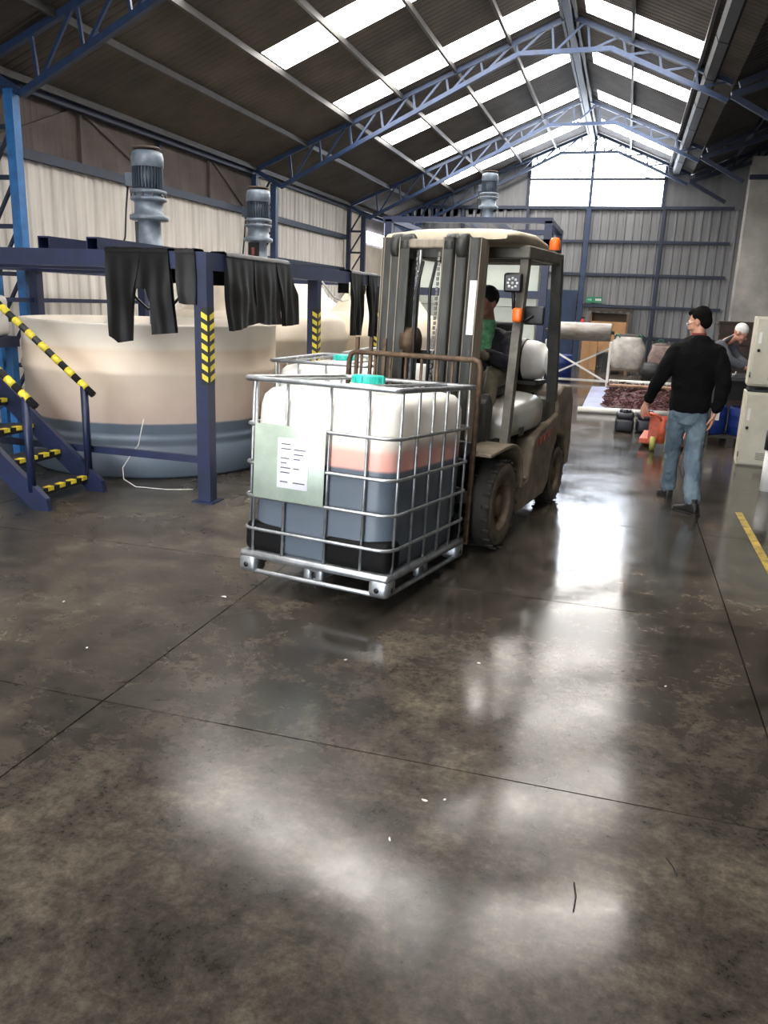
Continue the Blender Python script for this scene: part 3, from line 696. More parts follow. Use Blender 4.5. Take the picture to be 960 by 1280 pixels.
# ================================================================== intermediate bulk containers
M['ibc'] = bands('ibc_bottle', [(0, (90, 100, 112)), (.70, (84, 94, 106)), (.715, (226, 166, 152)), (.80, (232, 178, 164)), (.835, (240, 222, 208)), (.87, (244, 238, 226)), (1.16, (246, 243, 236))], .35, .006, 0, .03)
M['ibc_clean'] = mat('ibc_bottle_white', (240, 238, 232), .35, 0, .05, 2)
M['teal'] = mat('cap_teal', (40, 178, 166), .4)
def paper_mat():
    m = bpy.data.materials.new('printed_paper'); m.use_nodes = True; nt = m.node_tree; b = nt.nodes['Principled BSDF']; b.inputs['Roughness'].default_value = .6
    b.inputs['Base Color'].default_value = srgb((226, 226, 232)); MATS['printed_paper'] = m; return m
def make_ibc(label, loc, rot, bottle, plate=True, group='caged liquid containers'):
    t = thing('liquid_container', label, 'container', loc, rot, group)
    W, D, Hh = .49, .60, 1.15
    # bottle: rounded block narrowing at the top
    b = MB(); rings = []
    for z, k in ((.135, .90), (.145, .94), (.17, .955), (.3, .962), (.9, .962), (1.0, .955), (1.06, .93), (1.095, .87), (1.11, .75)):
        rings.append(((0, 0, z), (W*k-.006, 0, 0), (0, D*k-.006, 0)))
    b.loft(rings, 64, 8.0)
    bt = mod_shade(b.build('bottle', bottle, t), 60)
    MB().cyl((0, 0, 1.09), (0, 0, 1.145), .115, 24).build('filler_neck', M['ibc_clean'], bt)
    cp = MB().lathe([(0, 1.145), (.095, 1.145), (.098, 1.15), (.096, 1.19), (.088, 1.198), (0, 1.198)], 24).build('screw_cap', M['teal'], t)
    rib = MB().bb((.092, -.007, 1.148), (.104, .007, 1.19)).mesh('cap_rib'); rib.materials.append(M['teal'])
    for k in range(12): link_mesh('cap_rib', rib, cp, (0, 0, 0), (0, 0, 2*PI*k/12))
    if plate:   # dark moulded feet showing through the bottom of the bottle
        for x0, x1, y0, y1 in ((-W+.012, -.2, -D+.014, -D+.3), (.06, W-.012, -D+.014, -D+.2), (W-.3, W-.012, D-.2, D-.014)):
            mod_shade(MB().rbox(((x0+x1)/2, (y0+y1)/2, .225), (x1-x0, y1-y0, .18), .045, 4).build('bottle_foot', mat('foot_black', (7, 7, 8), .7, spec=.2), t), 60)
    # cage
    def ring(z, r, inset=0.0, rc=.09, name='cage_hoop'):
        pts = []; w, d = W-inset, D-inset
        for cx, cy, a0 in ((w-rc, d-rc, 0), (-w+rc, d-rc, 90), (-w+rc, -d+rc, 180), (w-rc, -d+rc, 270)):
            for k in range(5): a = rad(a0+90*k/4); pts.append((cx+rc*math.cos(a), cy+rc*math.sin(a), z))
        MB().tube(pts, r, 8, True).build(name, M['galv'], t)
    ring(1.15, .016, 0, .04, 'cage_rim')
    for z in (.89, .665, .47, .275): ring(z, .0105)
    def upright(x, y, nx, ny):
        MB().tube([(x-nx*.014, y-ny*.014, .13), (x-nx*.014, y-ny*.014, 1.145)], .0095, 8).build('cage_upright', M['galv'], t)
    for x in (-.41, -.205, .075, .31): upright(x, -D, 0, -1); upright(x, D, 0, 1)
    for s in (-1, 1):
        for y in (-.52, -.29, -.08, .13, .34, .53): upright(s*W, y, s, 0)
    for x in (-.27, .27): MB().bb((x-.018, -D, 1.148), (x+.018, D, 1.162)).build('top_bar', M['galv'], t)
    # pallet
    MB().rbox((0, 0, .115), (2*W+.01, 2*D+.01, .05), .02, 2).build('pallet_tray', M['galv'], t)
    pts = []; rc = .09
    for cx, cy, a0 in ((W-rc-.02, D-rc-.02, 0), (-W+rc+.02, D-rc-.02, 90), (-W+rc+.02, -D+rc+.02, 180), (W-rc-.02, -D+rc+.02, 270)):
        for k in range(5): a = rad(a0+90*k/4); pts.append((cx+rc*math.cos(a), cy+rc*math.sin(a), .016))
    MB().tube(pts, .015, 8, True).build('pallet_skid', M['galv'], t)
    MB().tube([(0, -D+.01, .016), (0, D-.01, .016)], .014, 8).build('pallet_skid', M['galv'], t)
    for sx in (-1, 0, 1):
        for sy in (-1, 0, 1):
            if sx == 0 and sy == 0: continue
            b = MB(); cx, cy = sx*(W-.055), sy*(D-.055)
            if sx and sy:
                b.rbox((cx, cy, .058), (.125, .125, .11), .03, 3)
                f = b.build('pallet_foot', M['galv'], t)
                MB().cyl((cx-.005, cy+sy*.061, .05), (cx-.005, cy+sy*.063, .05), .016, 12).build('foot_hole', M['black'], f)
                MB().cyl((cx+sx*.061, cy, .05), (cx+sx*.063, cy, .05), .016, 12).build('foot_hole', M['black'], f)
            else:
                ax = (.04, 0) if sx == 0 else (0, .04)
                for q in (-1, 1):
                    b.rbox((cx+q*ax[0], cy+q*ax[1], .06), (.05, .05, .11), .012, 2)
                b.rbox((cx, cy, .09), (.13 if sx == 0 else .05, .13 if sy == 0 else .05, .04), .01, 2)
                b.build('pallet_foot', M['galv'], t)
    if plate:
        pl = MB().rbox((-.165, -D-.014, .685), (.47, .005, .43), .002, 1).build('label_plate', mat('plate_pale_green', (186, 202, 188), .35, .25, .12, 5), t)
        pp = MB().rbox((-.135, -D-.018, .69), (.205, .003, .285), .001, 1).build('label_sheet', paper_mat(), pl)
        ink = mat('print_grey', (84, 84, 96), .7); rnd = random.Random(5)
        for k in range(9):
            z = .80-k*.027
            for x0, w in ((-.215, rnd.uniform(.04, .075)), (-.13, rnd.uniform(.03, .08))):
                if rnd.random() < .85: MB().bb((x0, -D-.0202, z-.0035), (x0+w, -D-.0196, z+.0035)).build('print_line', ink, pp)
    return t
make_ibc('caged container of dark blue-grey liquid with a printed plate carried on the forks', (-1.49, 4.66, .085), (rad(-3.5), 0, rad(-9.5)), M['ibc'])
make_ibc('caged white container with a teal cap standing behind the carried container', (-2.62, 7.55, 0), (0, 0, rad(-4)), M['ibc_clean'], False)
make_ibc('caged white container farthest back in the row beside the navy posts', (-2.5, 9.1, 0), (0, 0, rad(2)), M['ibc_clean'], False)
# ================================================================== forklift truck
FL_LOC, FL_RZ = (-1.27, 5.74, 0), rad(-10.5)
fk = thing('forklift_truck', 'dirty grey counterbalance forklift carrying the caged container', 'forklift', FL_LOC, (0, 0, FL_RZ))
M['dirt'] = mat('forklift_paint_dirty', (138, 126, 108), .55, .1, 0, 5, c2=(84, 72, 60))
M['mast'] = mat('mast_steel_dark', (68, 70, 66), .5, .2, 0, 6, c2=(42, 42, 40), stretch=(4, 4, .6))
M['guard'] = mat('guard_grey', (112, 108, 98), .5, .2, 0, 7, c2=(76, 72, 64))
M['rust'] = mat('backrest_rusty', (104, 84, 64), .6, .3, 0, 14, c2=(66, 50, 38))
M['hood'] = mat('hood_silver', (184, 184, 178), .3, .45, 0, 3, c2=(128, 122, 112), lo=.2, hi=.5)
M['tyre'] = mat('tyre_rubber', (48, 44, 40), .85, 0, 0, 12, c2=(30, 28, 26), bump=.2, bscale=30)
M['rim'] = mat('rim_dusty', (122, 106, 86), .65, .2, 0, 12, c2=(78, 66, 54))
M['creamroof'] = mat('guard_roof_cream', (206, 192, 168), .6, 0, .2, 3)
M['orange'] = mat('lens_orange', (236, 110, 34), .35)
def bev(o, w=.02, s=2):
    m = o.modifiers.new('bevel', 'BEVEL'); m.width = w; m.segments = s; m.limit_method = 'ANGLE'; m.angle_limit = rad(35)
    return mod_shade(o, 45)
# wheels
def wheel(x, y, r, w, s, tread=22):
    c = (x, y, r)
    q = w/2
    t = MB().lathe([(r*.58, -q*.9), (r*.72, -q), (r*.9, -q*.98), (r*.985, -q*.82), (r, -q*.55), (r, q*.55), (r*.985, q*.82), (r*.9, q*.98), (r*.72, q), (r*.58, q*.9)], 48, axis='x').build('tyre', M['tyre'], fk, c)
    MB().lathe([(r*.6, s*q*.915), (r*.73, s*(q+.003)), (r*.88, s*(q*.985+.003)), (r*.92, s*q*.97)], 48, axis='x').build('dusty_sidewall', mat('sidewall_dust', (96, 84, 70), .9, 0, 0, 10, c2=(58, 51, 44)), t)
    lug = MB()
    lug.rbox((q*.72, 0, r*.995), (w*.3, r*.085, .014), .003, 1); me = lug.mesh('tread_lug'); me.materials.append(M['tyre'])
    lug2 = MB(); lug2.rbox((-q*.72, 0, r*.995), (w*.3, r*.085, .014), .003, 1); me2 = lug2.mesh('tread_lug'); me2.materials.append(M['tyre'])
    for k in range(tread):
        link_mesh('tread_lug', me, t, (0, 0, 0), (2*PI*k/tread, 0, 0)); link_mesh('tread_lug', me2, t, (0, 0, 0), (2*PI*(k+.5)/tread, 0, 0))
    rm = MB().lathe([(r*.6, s*q*.92), (r*.57, s*q*.95), (r*.54, s*q*.8), (r*.5, s*q*.3), (r*.3, s*q*.18), (r*.28, s*q*.5), (r*.22, s*q*.7), (0, s*q*.75)], 36, axis='x').build('rim', M['rim'], fk, c)
    for k in range(6):
        a = 2*PI*k/6; MB().cyl((s*q*.2, r*.38*math.cos(a), r*.38*math.sin(a)), (s*q*.45, r*.38*math.cos(a), r*.38*math.sin(a)), .014, 6).build('wheel_nut', M['rust'], rm)
for s in (-1, 1):
    wheel(s*.465, 0.02, .325, .19, s); wheel(s*.43, 1.66, .265, .16, s, 18)
MB().cyl((-.4, .02, .325), (.4, .02, .325), .07, 16).build('front_axle', M['rust'], fk)
MB().cyl((-.38, 1.66, .265), (.38, 1.66, .265), .05, 16).build('steer_axle', M['rust'], fk)
# chassis sides
side = [(.44, .15), (.44, .37), (.72, .385), (.79, .56), (.83, .7), (.95, .74), (1.52, .84), (1.52, .6), (1.43, .5), (1.375, .36), (1.34, .24), (1.22, .17)]
for s in (-1, 1):
    o = bev(MB().prism(side, s*.36, s*.525, 'x').build('side_panel', M['dirt'], fk), .02)
    MB().bb((s*.38, .47, .386), (s*.52, .71, .392)).build('step_plate', M['rust'], fk)
    # mudguard over the front wheel
    pr = [(-.33, .72), (-.33, .745), (.13, .755), (.25, .735), (.34, .69), (.41, .6), (.45, .48), (.465, .37), (.445, .37), (.43, .47), (.39, .58), (.325, .67), (.24, .713), (.13, .73)]
    bev(MB().prism(pr, s*.33, s*.565, 'x').build('mudguard', M['dirt'], fk), .006)
    MB().bb((s*.33, -.3, .34), (s*.345, .44, .74)).build('inner_guard', M['black'], fk)
    # stripe remains of red lettering on the flank
    for k, (y0, y1) in enumerate(((.9, .98), (1.0, 1.06), (1.1, 1.2), (1.24, 1.3))):
        MB().prism([(y0, .62+.12*(y0-.9)), (y1, .62+.12*(y1-.9)), (y1+.02, .68+.12*(y1-.9)), (y0+.02, .68+.12*(y0-.9))], s*.525, s*.5275, 'x').build('decal', mat('decal_red', (170, 74, 52), .6, 0, .4, 30), fk)
bev(MB().bb((-.36, .2, .2), (.36, 1.45, .7)).build('chassis', M['mast'], fk), .02)
bev(MB().bb((-.36, .1, .42), (.36, .46, .5)).build('floor_plate', M['rust'], fk), .01)
# counterweight
cw = [(1.5, .64), (1.5, 1.0), (1.62, 1.07), (1.92, 1.04), (2.02, .92), (2.06, .5), (2.03, .3), (1.98, .3), (1.95, .45), (1.86, .56), (1.7, .61)]
bev(MB().prism(cw, -.52, .52, 'x').build('counterweight', M['dirt'], fk), .05, 4)
bev(MB().bb((-.3, 1.4, .2), (.3, 2.02, .7)).build('counterweight_core', M['dirt'], fk), .03)
# hood: curved silver cover with darker rear panel
def section(y, zt, w, zb=.72, k=.13):
    return ((0, y, (zt+zb)/2), (w, 0, 0), (0, 0, (zt-zb)/2))
b = MB().loft([section(.42, .97, .42), section(.46, 1.0, .47), section(.8, 1.02, .49), section(1.08, 1.04, .49), section(1.18, 1.02, .47), section(1.22, .98, .42)], 40, 4.5)
mod_shade(b.build('hood', M['hood'], fk), 50)
MB().bb((.488, .5, .76), (.4955, .6, .82)).build('hood_latch', M['black'], fk)
b = MB().loft([section(1.2, .95, .47), section(1.24, .99, .49), section(1.5, .98, .49), section(1.54, .94, .46)], 40, 5)
mod_shade(b.build('radiator_cover', mat('radiator_cover_dark', (92, 90, 80), .5, .2, 0, 6, c2=(44, 42, 38)), fk), 50)
for k in range(5): MB().bb((-.3, 1.26+k*.05, .98), (.3, 1.28+k*.05, 1.0)).build('radiator_slat', M['black'], fk)
# cowl, steering, levers
bev(MB().prism([(.08, .48), (.08, 1.05), (.16, 1.1), (.24, 1.02), (.2, .48)], -.36, .36, 'x').build('dash_cowl', M['mast'], fk), .02)
MB().cyl((-.05, .16, 1.0), (-.05, .36, 1.16), .025, 12).build('steering_column', M['black'], fk)
ring = []
ax = Vector((0, .2, .16)).normalized(); u = Vector((1, 0, 0)); v = ax.cross(u)
for k in range(28): a = 2*PI*k/28; ring.append(Vector((-.05, .37, 1.17))+(u*math.cos(a)+v*math.sin(a))*.17)
sw = MB().tube(ring, .014, 8, True).build('steering_wheel', M['black'], fk)
for k in range(3):
    a = 2*PI*k/3; MB().tube([Vector((-.05, .365, 1.165)), Vector((-.05, .37, 1.17))+(u*math.cos(a)+v*math.sin(a))*.165], .009, 6).build('spoke', M['black'], sw)
for k in range(3): MB().cyl((.16+k*.06, .2, 1.05), (.16+k*.06, .28, 1.28), .009, 8).build('lever', M['steel'], fk)
# seat
MB().rbox((0, .86, 1.07), (.48, .46, .12), .05, 3).build('seat_cushion', M['black'], fk)
MB().rbox((0, 1.13, 1.34), (.46, .12, .52), .05, 3, Matrix.Rotation(rad(-12), 3, 'X')).build('seat_back', M['black'], fk)
# gas bottle
gb = MB().lathe([(0, -.42), (.08, -.42), (.09, -.40), (.15, -.36), (.168, -.29), (.17, -.05), (.173, -.045), (.173, -.03), (.17, -.025), (.17, .27), (.15, .34), (.1, .375), (.1, .40), (.125, .40), (.125, .42), (.09, .42), (.08, .38), (0, .38)], 32, axis='x').build('gas_bottle', M['white'], fk, (0.0, 1.5, 1.27))
MB().cyl((.4, 0, 0), (.47, 0, 0), .03, 10).build('valve', M['steel'], gb)
for x in (-.22, .18):
    o = MB().lathe([(.176, x-.02), (.18, x-.02), (.18, x+.02), (.176, x+.02)], 28, axis='x').build('bottle_strap', M['black'], gb)
MB().bb((-.34, 1.36, 1.07), (.34, 1.66, 1.1)).build('bottle_cradle', M['mast'], fk)
# overhead guard
gm = M['guard']
for s in (-1, 1):
    MB().beam((s*.49, .16, .72), (s*.49, .25, 1.52), .07, .06, (1, 0, 0)).build('front_pillar', gm, fk)
    MB().beam((s*.49, .25, 1.5), (s*.46, .44, 2.1), .07, .06, (1, 0, 0)).build('front_pillar', gm, fk)
    MB().beam((s*.48, 1.2, 2.1), (s*.49, 1.36, .95), .07, .08, (1, 0, 0)).build('rear_pillar', mat('guard_dark', (66, 66, 60), .5, .2, 0, 7, c2=(44, 43, 40)), fk)
    bev(MB().bb((s*.43, .36, 2.05), (s*.51, 1.28, 2.14)).build('roof_rail', gm, fk), .012)
for y in (.36, 1.2): bev(MB().bb((-.46, y, 2.05), (.46, y+.08, 2.13)).build('roof_rail', gm, fk), .012)
for k in range(5): MB().bb((-.44, .5+k*.14, 2.06), (.44, .525+k*.14, 2.1)).build('roof_slat', mat('guard_dark', (66, 66, 60)), fk)
# cream rain cover on the guard, crowned
b = MB(); n = 10
for i in range(n+1):
    pass
rings = []
for y, h in ((-.02, .02), (.0, .05), (.3, .1), (.7, .11), (.98, .06), (1.02, .02)):
    rings.append(((0, y, 2.15+h/2), (.455, 0, 0), (0, 0, h/2)))
mod_shade(MB().loft(rings, 32, 3.2).build('rain_cover', M['creamroof'], fk), 60)
MB().cyl((.46, 1.15, 2.135), (.46, 1.15, 2.16), .045, 16).build('beacon_base', M['black'], fk)
MB().lathe([(.042, 0), (.045, .01), (.042, .07), (.03, .095), (0, .1)], 20).build('beacon', M['orange'], fk, (.46, 1.15, 2.16))
# LED work light on the front pillar
wl = MB().rbox((0, 0, 0), (.13, .06, .13), .015, 2).build('work_light', M['black'], fk, (.46, .18, 1.88))
wl.rotation_euler = (rad(8), 0, rad(6))
MB().bb((-.05, -.033, -.05), (.05, -.03, .05)).build('light_glass', mat('light_glass', (54, 54, 56), .15), wl)
for k in range(9):
    a = 2*PI*k/8; rr = .032 if k < 8 else 0
    MB().cyl((rr*math.cos(a), -.036, rr*math.sin(a)), (rr*math.cos(a), -.033, rr*math.sin(a)), .0095, 10).build('led', mat('led_white', (216, 216, 212), .2), wl)
MB().cyl((.47, .2, 1.7), (.46, .19, 1.82), .014, 8).build('light_bracket', M['black'], fk)
MB().rbox((.5, .2, 1.66), (.07, .06, .1), .018, 2).build('indicator', M['orange'], fk)
MB().cyl((.49, .3, 1.6), (.58, .32, 1.66), .01, 8).build('mirror_arm', M['black'], fk)
MB().rbox((.58, .34, 1.66), (.15, .03, .13), .025, 3).build('mirror', M['black'], fk)
# mast: three nested rails each side, tilted back with the load
TILT = rad(-3.5); MO = (-.06, -.2, .1)
def mp(mb, name, m, parent=None, bevel=0):
    o = mb.build(name, m, fk if parent is None else parent)
    if parent is None: o.location = MO; o.rotation_euler = (TILT, 0, 0)
    if bevel: bev(o, bevel, 2)
    return o
light_edge = mat('mast_flange_worn', (150, 141, 124), .5, .1, 0, 6, c2=(118, 108, 94), stretch=(3, 3, .5))
for s in (-1, 1):
    for k, (x0, x1, y0, y1, z0, z1) in enumerate(((.285, .36, -.02, .14, .0, 2.06), (.205, .282, -.06, .1, .03, 2.07), (.125, .202, -.1, .06, .05, 2.05))):
        b = MB(); a, c = min(s*x0, s*x1), max(s*x0, s*x1)
        # channel: web plus two flanges
        web = (s*x1-s*.014) if k == 0 else s*x1-s*.012
        b.bb((min(web, s*x1), y0, z0), (max(web, s*x1), y1, z1)); b.bb((a, y0, z0), (c, y0+.02, z1)); b.bb((a, y1-.02, z0), (c, y1, z1))
        mp(b, ('outer_rail', 'middle_rail', 'inner_rail')[k], M['mast'])
        mp(MB().bb((a-.001, y0-.003, z0), (a+.006, y0+.001, z1)), 'rail_edge', light_edge)
    mp(MB().bb((s*.366, -.03, .02), (s*.372, .13, 2.06)), 'side_plate', light_edge)
    for x0, x1 in ((.135, .195), (.215, .275)):
        mp(MB().cyl((s*x0, -.02, 2.0), (s*x1, -.02, 2.0), .085, 22), 'roller', M['mast'])
    mp(MB().cyl((s*.1, .02, .05), (s*.1, .02, 1.45), .032, 16), 'lift_cylinder', M['steel'])
    mp(MB().cyl((s*.1, .02, 1.45), (s*.1, .02, 1.98), .02, 12), 'lift_rod', M['galv'])
    ch = MB()
    for q in range(46): ch.bb((s*.08-.008, -.055+(.006 if q % 2 else 0), .45+q*.033), (s*.08+.008, -.045+(.006 if q % 2 else 0), .475+q*.033))
    o = mp(ch, 'lift_chain', M['steel']); o['kind'] = 'stuff'
    mp(MB().tube([(s*.05, -.02, 1.9), (s*.05, -.1, 1.7), (s*.06, -.06, 1.2), (s*.05, -.03, .6)], .012, 8), 'hydraulic_hose', M['black'])
for z, y, h in ((1.93, .06, .12), (1.2, .11, .1), (.1, .06, .14)):
    mp(MB().bb((-.3, y, z), (.3, y+.06, z+h)), 'mast_crossmember', M['mast'], bevel=.01)
mp(MB().bb((-.2, -.1, 1.98), (.2, -.04, 2.04)), 'mast_crossmember', light_edge, bevel=.01)
mp(MB().cyl((-.15, -.02, 1.35), (-.06, -.02, 1.35), .1, 24), 'hose_pulley', M['rust'])
mp(MB().bb((.31, -.025, 1.42), (.36, -.022, 1.78)), 'warning_label', M['white'])
# carriage, backrest and forks
for z in (.28, .62): mp(MB().bb((-.5, -.2, z), (.5, -.16, z+.09)), 'carriage_bar', M['mast'], bevel=.008)
for s in (-1, 1): mp(MB().bb((s*.13, -.16, .2), (s*.19, -.1, .75)), 'carriage_plate', M['mast'])
pts = [(-.5, -.19, .02), (-.5, -.19, 1.2), (-.485, -.19, 1.24), (-.45, -.19, 1.255), (.45, -.19, 1.255), (.485, -.19, 1.24), (.5, -.19, 1.2), (.5, -.19, .02)]
mp(MB().tube(pts, .019, 10), 'backrest_frame', M['rust'])
for x in (-.4, -.29, -.17, -.05, .07, .19, .3): mp(MB().cyl((x, -.19, .7), (x, -.19, 1.25), .011, 8), 'backrest_bar', M['rust'])
for x in (-.44, -.33, -.22): mp(MB().bb((x-.012, -.2, .7), (x+.012, -.18, 1.36)), 'backrest_post', M['rust'])
for s in (-1, 1):
    mp(MB().bb((s*.485, -.205, .0), (s*.515, -.175, .62)), 'backrest_plate', M['rust'])
    mp(MB().bb((s*.22-.05, -.24, -.005), (s*.22+.05, -.2, .6)).prism([(-.24, -.01), (-.24, .03), (-1.28, .012), (-1.28, -.005)], s*.22-.05, s*.22+.05, 'x'), 'fork', M['mast'])
# ================================================================== people
SKIN = mat('skin', (196, 142, 118), .55, 0, .1, 12)
def hand(b, wrist, direction, palm_n, side, curl=.5, s=1.0):
    """palm plus five separate fingers; direction: wrist to knuckles; palm_n: palm normal; side +1 thumb along (dir x palm)"""
    w = Vector(wrist); d = Vector(direction).normalized(); pn = Vector(palm_n); pn = (pn-d*pn.dot(d)).normalized(); sd = d.cross(pn)*side
    k = w+d*.085*s
    b.loft([(w-d*.03*s, sd*.026*s, pn*.02*s), (w+d*.01*s, sd*.03*s, pn*.018*s), (w+d*.05*s, sd*.04*s, pn*.016*s), (k, sd*.041*s, pn*.014*s), (k+d*.008*s, sd*.036*s, pn*.009*s)], 14, 3)
    for i, (off, L) in enumerate(((.031, .068), (.0105, .078), (-.0105, .072), (-.031, .056))):
        p = k+sd*off*s; dd = d.copy(); pts = [(p-d*.01*s, .0095*s)]
        for j, f in enumerate((.45, .32, .23)):
            dd = (dd+pn*curl*(.35+.3*j)).normalized(); p = p+dd*L*s*f; pts.append((p, (.009-.0007*j)*s))
        b.limb(pts, 8)
    p = w+sd*.028*s+d*.02*s; q = p+(sd*.7+d*.7+pn*.3).normalized()*.04*s; r = q+(d*.9+pn*.45+sd*.15).normalized()*.032*s; t = r+(d+pn*.5).normalized()*.022*s
    b.limb([(p, .0135*s), (q, .0115*s), (r, .0095*s), (t, .0085*s)], 8)
def head_mesh(b, c, R):
    def B(p, r): b.ball(Vector(c)+R @ Vector(p), r, 16, 10, R)
    B((0, -.012, .03), (.076, .096, .098)); B((0, .028, -.045), (.056, .066, .068)); B((0, .05, .0), (.064, .05, .07))
    b.limb([(Vector(c)+R @ Vector((0, .09, .012)), .009), (Vector(c)+R @ Vector((0, .112, -.022)), .0135)], 8)
    B((0, .107, -.028), (.017, .014, .011)); B((0, .088, -.058), (.026, .018, .008)); B((0, .086, -.07), (.024, .018, .008)); B((0, .08, -.098), (.026, .024, .018))
    B((0, .082, .03), (.05, .018, .012))
    for s in (-1, 1):
        B((s*.078, -.008, -.005), (.012, .02, .032)); B((s*.04, .066, -.03), (.026, .03, .024))
def eyes(c, R, parent):
    for s in (-1, 1):
        MB().ball(Vector(c)+R @ Vector((s*.031, .094, .008)), (.011, .006, .007), 10, 6, R).build('eye', mat('eye_dark', (40, 30, 26), .3), parent)
def torso(b, rings, n=22):
    b.loft([((x, y, z), (a, 0, 0), (0, d, 0)) for x, y, z, a, d in rings], n, 2.3)
def shoe(parent, ankle, yaw, m, s=1.0, pitch=0.0, name='shoe'):
    R = Matrix.Rotation(yaw, 3, 'Z') @ Matrix.Rotation(pitch, 3, 'X'); c = Vector(ankle)
    def T(p): return c+R @ Vector(p)*s
    b = MB()
    b.loft([(T((0, -.075, -.045)), R @ Vector((.03, 0, 0)), R @ Vector((0, 0, .03))), (T((0, -.06, -.03)), R @ Vector((.037, 0, 0)), R @ Vector((0, 0, .05))), (T((0, 0, -.02)), R @ Vector((.042, 0, 0)), R @ Vector((0, 0, .06))), (T((0, .07, -.042)), R @ Vector((.044, 0, 0)), R @ Vector((0, 0, .038))), (T((0, .14, -.052)), R @ Vector((.047, 0, 0)), R @ Vector((0, 0, .028))), (T((0, .19, -.056)), R @ Vector((.035, 0, 0)), R @ Vector((0, 0, .02))), (T((0, .205, -.06)), R @ Vector((.015, 0, 0)), R @ Vector((0, 0, .01)))], 16, 2.6)
    b.loft([(T((0, 0, -.01)), R @ Vector((.042, 0, 0)), R @ Vector((0, .05, 0))), (T((0, -.01, .06)), R @ Vector((.04, 0, 0)), R @ Vector((0, .048, 0)))], 14)
    o = remesh(b.build(name, m, parent), .007, 3)
    sb = MB(); out = [(-.03, -.085), (.03, -.085), (.042, -.05), (.036, .02), (.048, .12), (.042, .18), (.02, .212), (-.02, .212), (-.042, .18), (-.048, .12), (-.036, .02), (-.042, -.05)]
    n = len(out); sb.add([T((x, y, -.085)) for x, y in out]+[T((x, y, -.064)) for x, y in out], [tuple(range(n)), tuple(range(2*n-1, n-1, -1))]+[(i, (i+1) % n, (i+1) % n+n, i+n) for i in range(n)])
    sb.build('sole', mat('sole_dark', (28, 26, 25), .7), o)
    return o
def V3(*a): return Vector(a)
# ---- the man walking down the aisle
mn = thing('person', 'man in a black sweater and faded jeans walking down the aisle away from the forklift', 'person', (.62, 7.62, 0), (0, 0, rad(4)), )
Rh = Matrix.Rotation(rad(58), 3, 'Z') @ Matrix.Rotation(rad(-18), 3, 'X')
hc = V3(0, .055, 1.645)
b = MB(); head_mesh(b, hc, Rh)
b.limb([(V3(0, -.005, 1.42), .06), (V3(0, .02, 1.52), .055), (V3(0, .04, 1.6), .055)])
torso(b, [(0, 0, .9, .14, .095), (0, 0, 1.1, .14, .095), (0, 0, 1.35, .15, .09), (0, -.005, 1.44, .1, .07)])
LA = [(V3(-.185, -.02, 1.40), .05), (V3(-.30, -.05, 1.15), .04), (V3(-.37, .06, .945), .03)]
RA = [(V3(.185, -.02, 1.40), .05), (V3(.25, -.12, 1.14), .04), (V3(.225, -.1, .9), .03)]
b.limb(LA); b.limb(RA)
hand(b, LA[-1][0]+V3(-.02, .025, -.03), (-.25, .3, -.9), (.8, .3, 0), 1, .5); hand(b, RA[-1][0]+V3(-.01, .01, -.03), (-.1, .1, -1), (-.9, .3, 0), -1, .5)
LL = [(V3(-.09, 0, .9), .07), (V3(-.08, .17, .5), .05), (V3(-.06, .29, .12), .04)]
RL = [(V3(.09, 0, .9), .07), (V3(.09, -.06, .5), .05), (V3(.09, -.29, .12), .04)]
b.limb(LL); b.limb(RL)
body = remesh(b.build('body', SKIN, mn), .0065, 3); eyes(hc, Rh, body)
b = MB(); 
b.ball(hc+Rh @ V3(0, -.026, .045), (.083, .094, .092), 18, 12, Rh); b.ball(hc+Rh @ V3(0, -.05, -.0), (.072, .066, .075), 16, 10, Rh); b.ball(hc+Rh @ V3(0, .045, .098), (.05, .045, .032), 12, 8, Rh)
remesh(b.build('hair', mat('hair_black', (12, 10, 9), .95, bump=.5, bscale=70, spec=.1), mn), .008, 2)
b = MB(); torso(b, [(0, -.005, .865, .155, .115), (0, -.005, .875, .175, .132), (0, -.005, .93, .192, .145), (0, 0, 1.02, .188, .14), (0, -.005, 1.15, .195, .148), (0, -.02, 1.28, .212, .155), (0, -.025, 1.38, .218, .14), (0, -.02, 1.45, .19, .115), (0, -.01, 1.505, .115, .09), (0, .0, 1.535, .075, .075)])
MB().lathe([(.062, 1.53), (.066, 1.535), (.066, 1.552), (.06, 1.555)], 24, c=(0, .012, 0)).build('collar', mat('collar_red', (120, 44, 40), .8), mn)
b.limb([(V3(-.17, -.02, 1.405), .085), (V3(-.25, -.04, 1.28), .075), (V3(-.305, -.05, 1.15), .068), (V3(-.345, .0, 1.05), .058), (V3(-.375, .06, .955), .05)])
b.limb([(V3(.17, -.02, 1.405), .085), (V3(.225, -.08, 1.28), .077), (V3(.26, -.12, 1.14), .07), (V3(.25, -.115, 1.02), .06), (V3(.23, -.1, .92), .052)])
swt = remesh(b.build('sweater', mat('sweater_black', (9, 9, 10), .95, 0, .3, 30, bump=.5, bscale=60, spec=.15), mn), .012, 5)
wrinkle(swt, .09, .03)
b = MB(); torso(b, [(0, 0, .76, .12, .11), (0, 0, .84, .17, .125), (0, 0, .9, .165, .122), (0, 0, .96, .155, .115)])
b.limb([(V3(-.085, 0, .86), .098), (V3(-.09, .06, .72), .092), (V3(-.08, .165, .5), .078), (V3(-.07, .23, .3), .073), (V3(-.06, .285, .12), .071)])
b.limb([(V3(.085, 0, .86), .1), (V3(.09, -.02, .72), .094), (V3(.085, -.06, .5), .08), (V3(.085, -.17, .3), .075), (V3(.09, -.285, .115), .073)])
wrinkle(remesh(b.build('jeans', mat('jeans_faded', (106, 122, 132), .9, 0, 0, 5, c2=(68, 84, 96), bump=.3, bscale=40), mn), .012, 5), .07, .035)
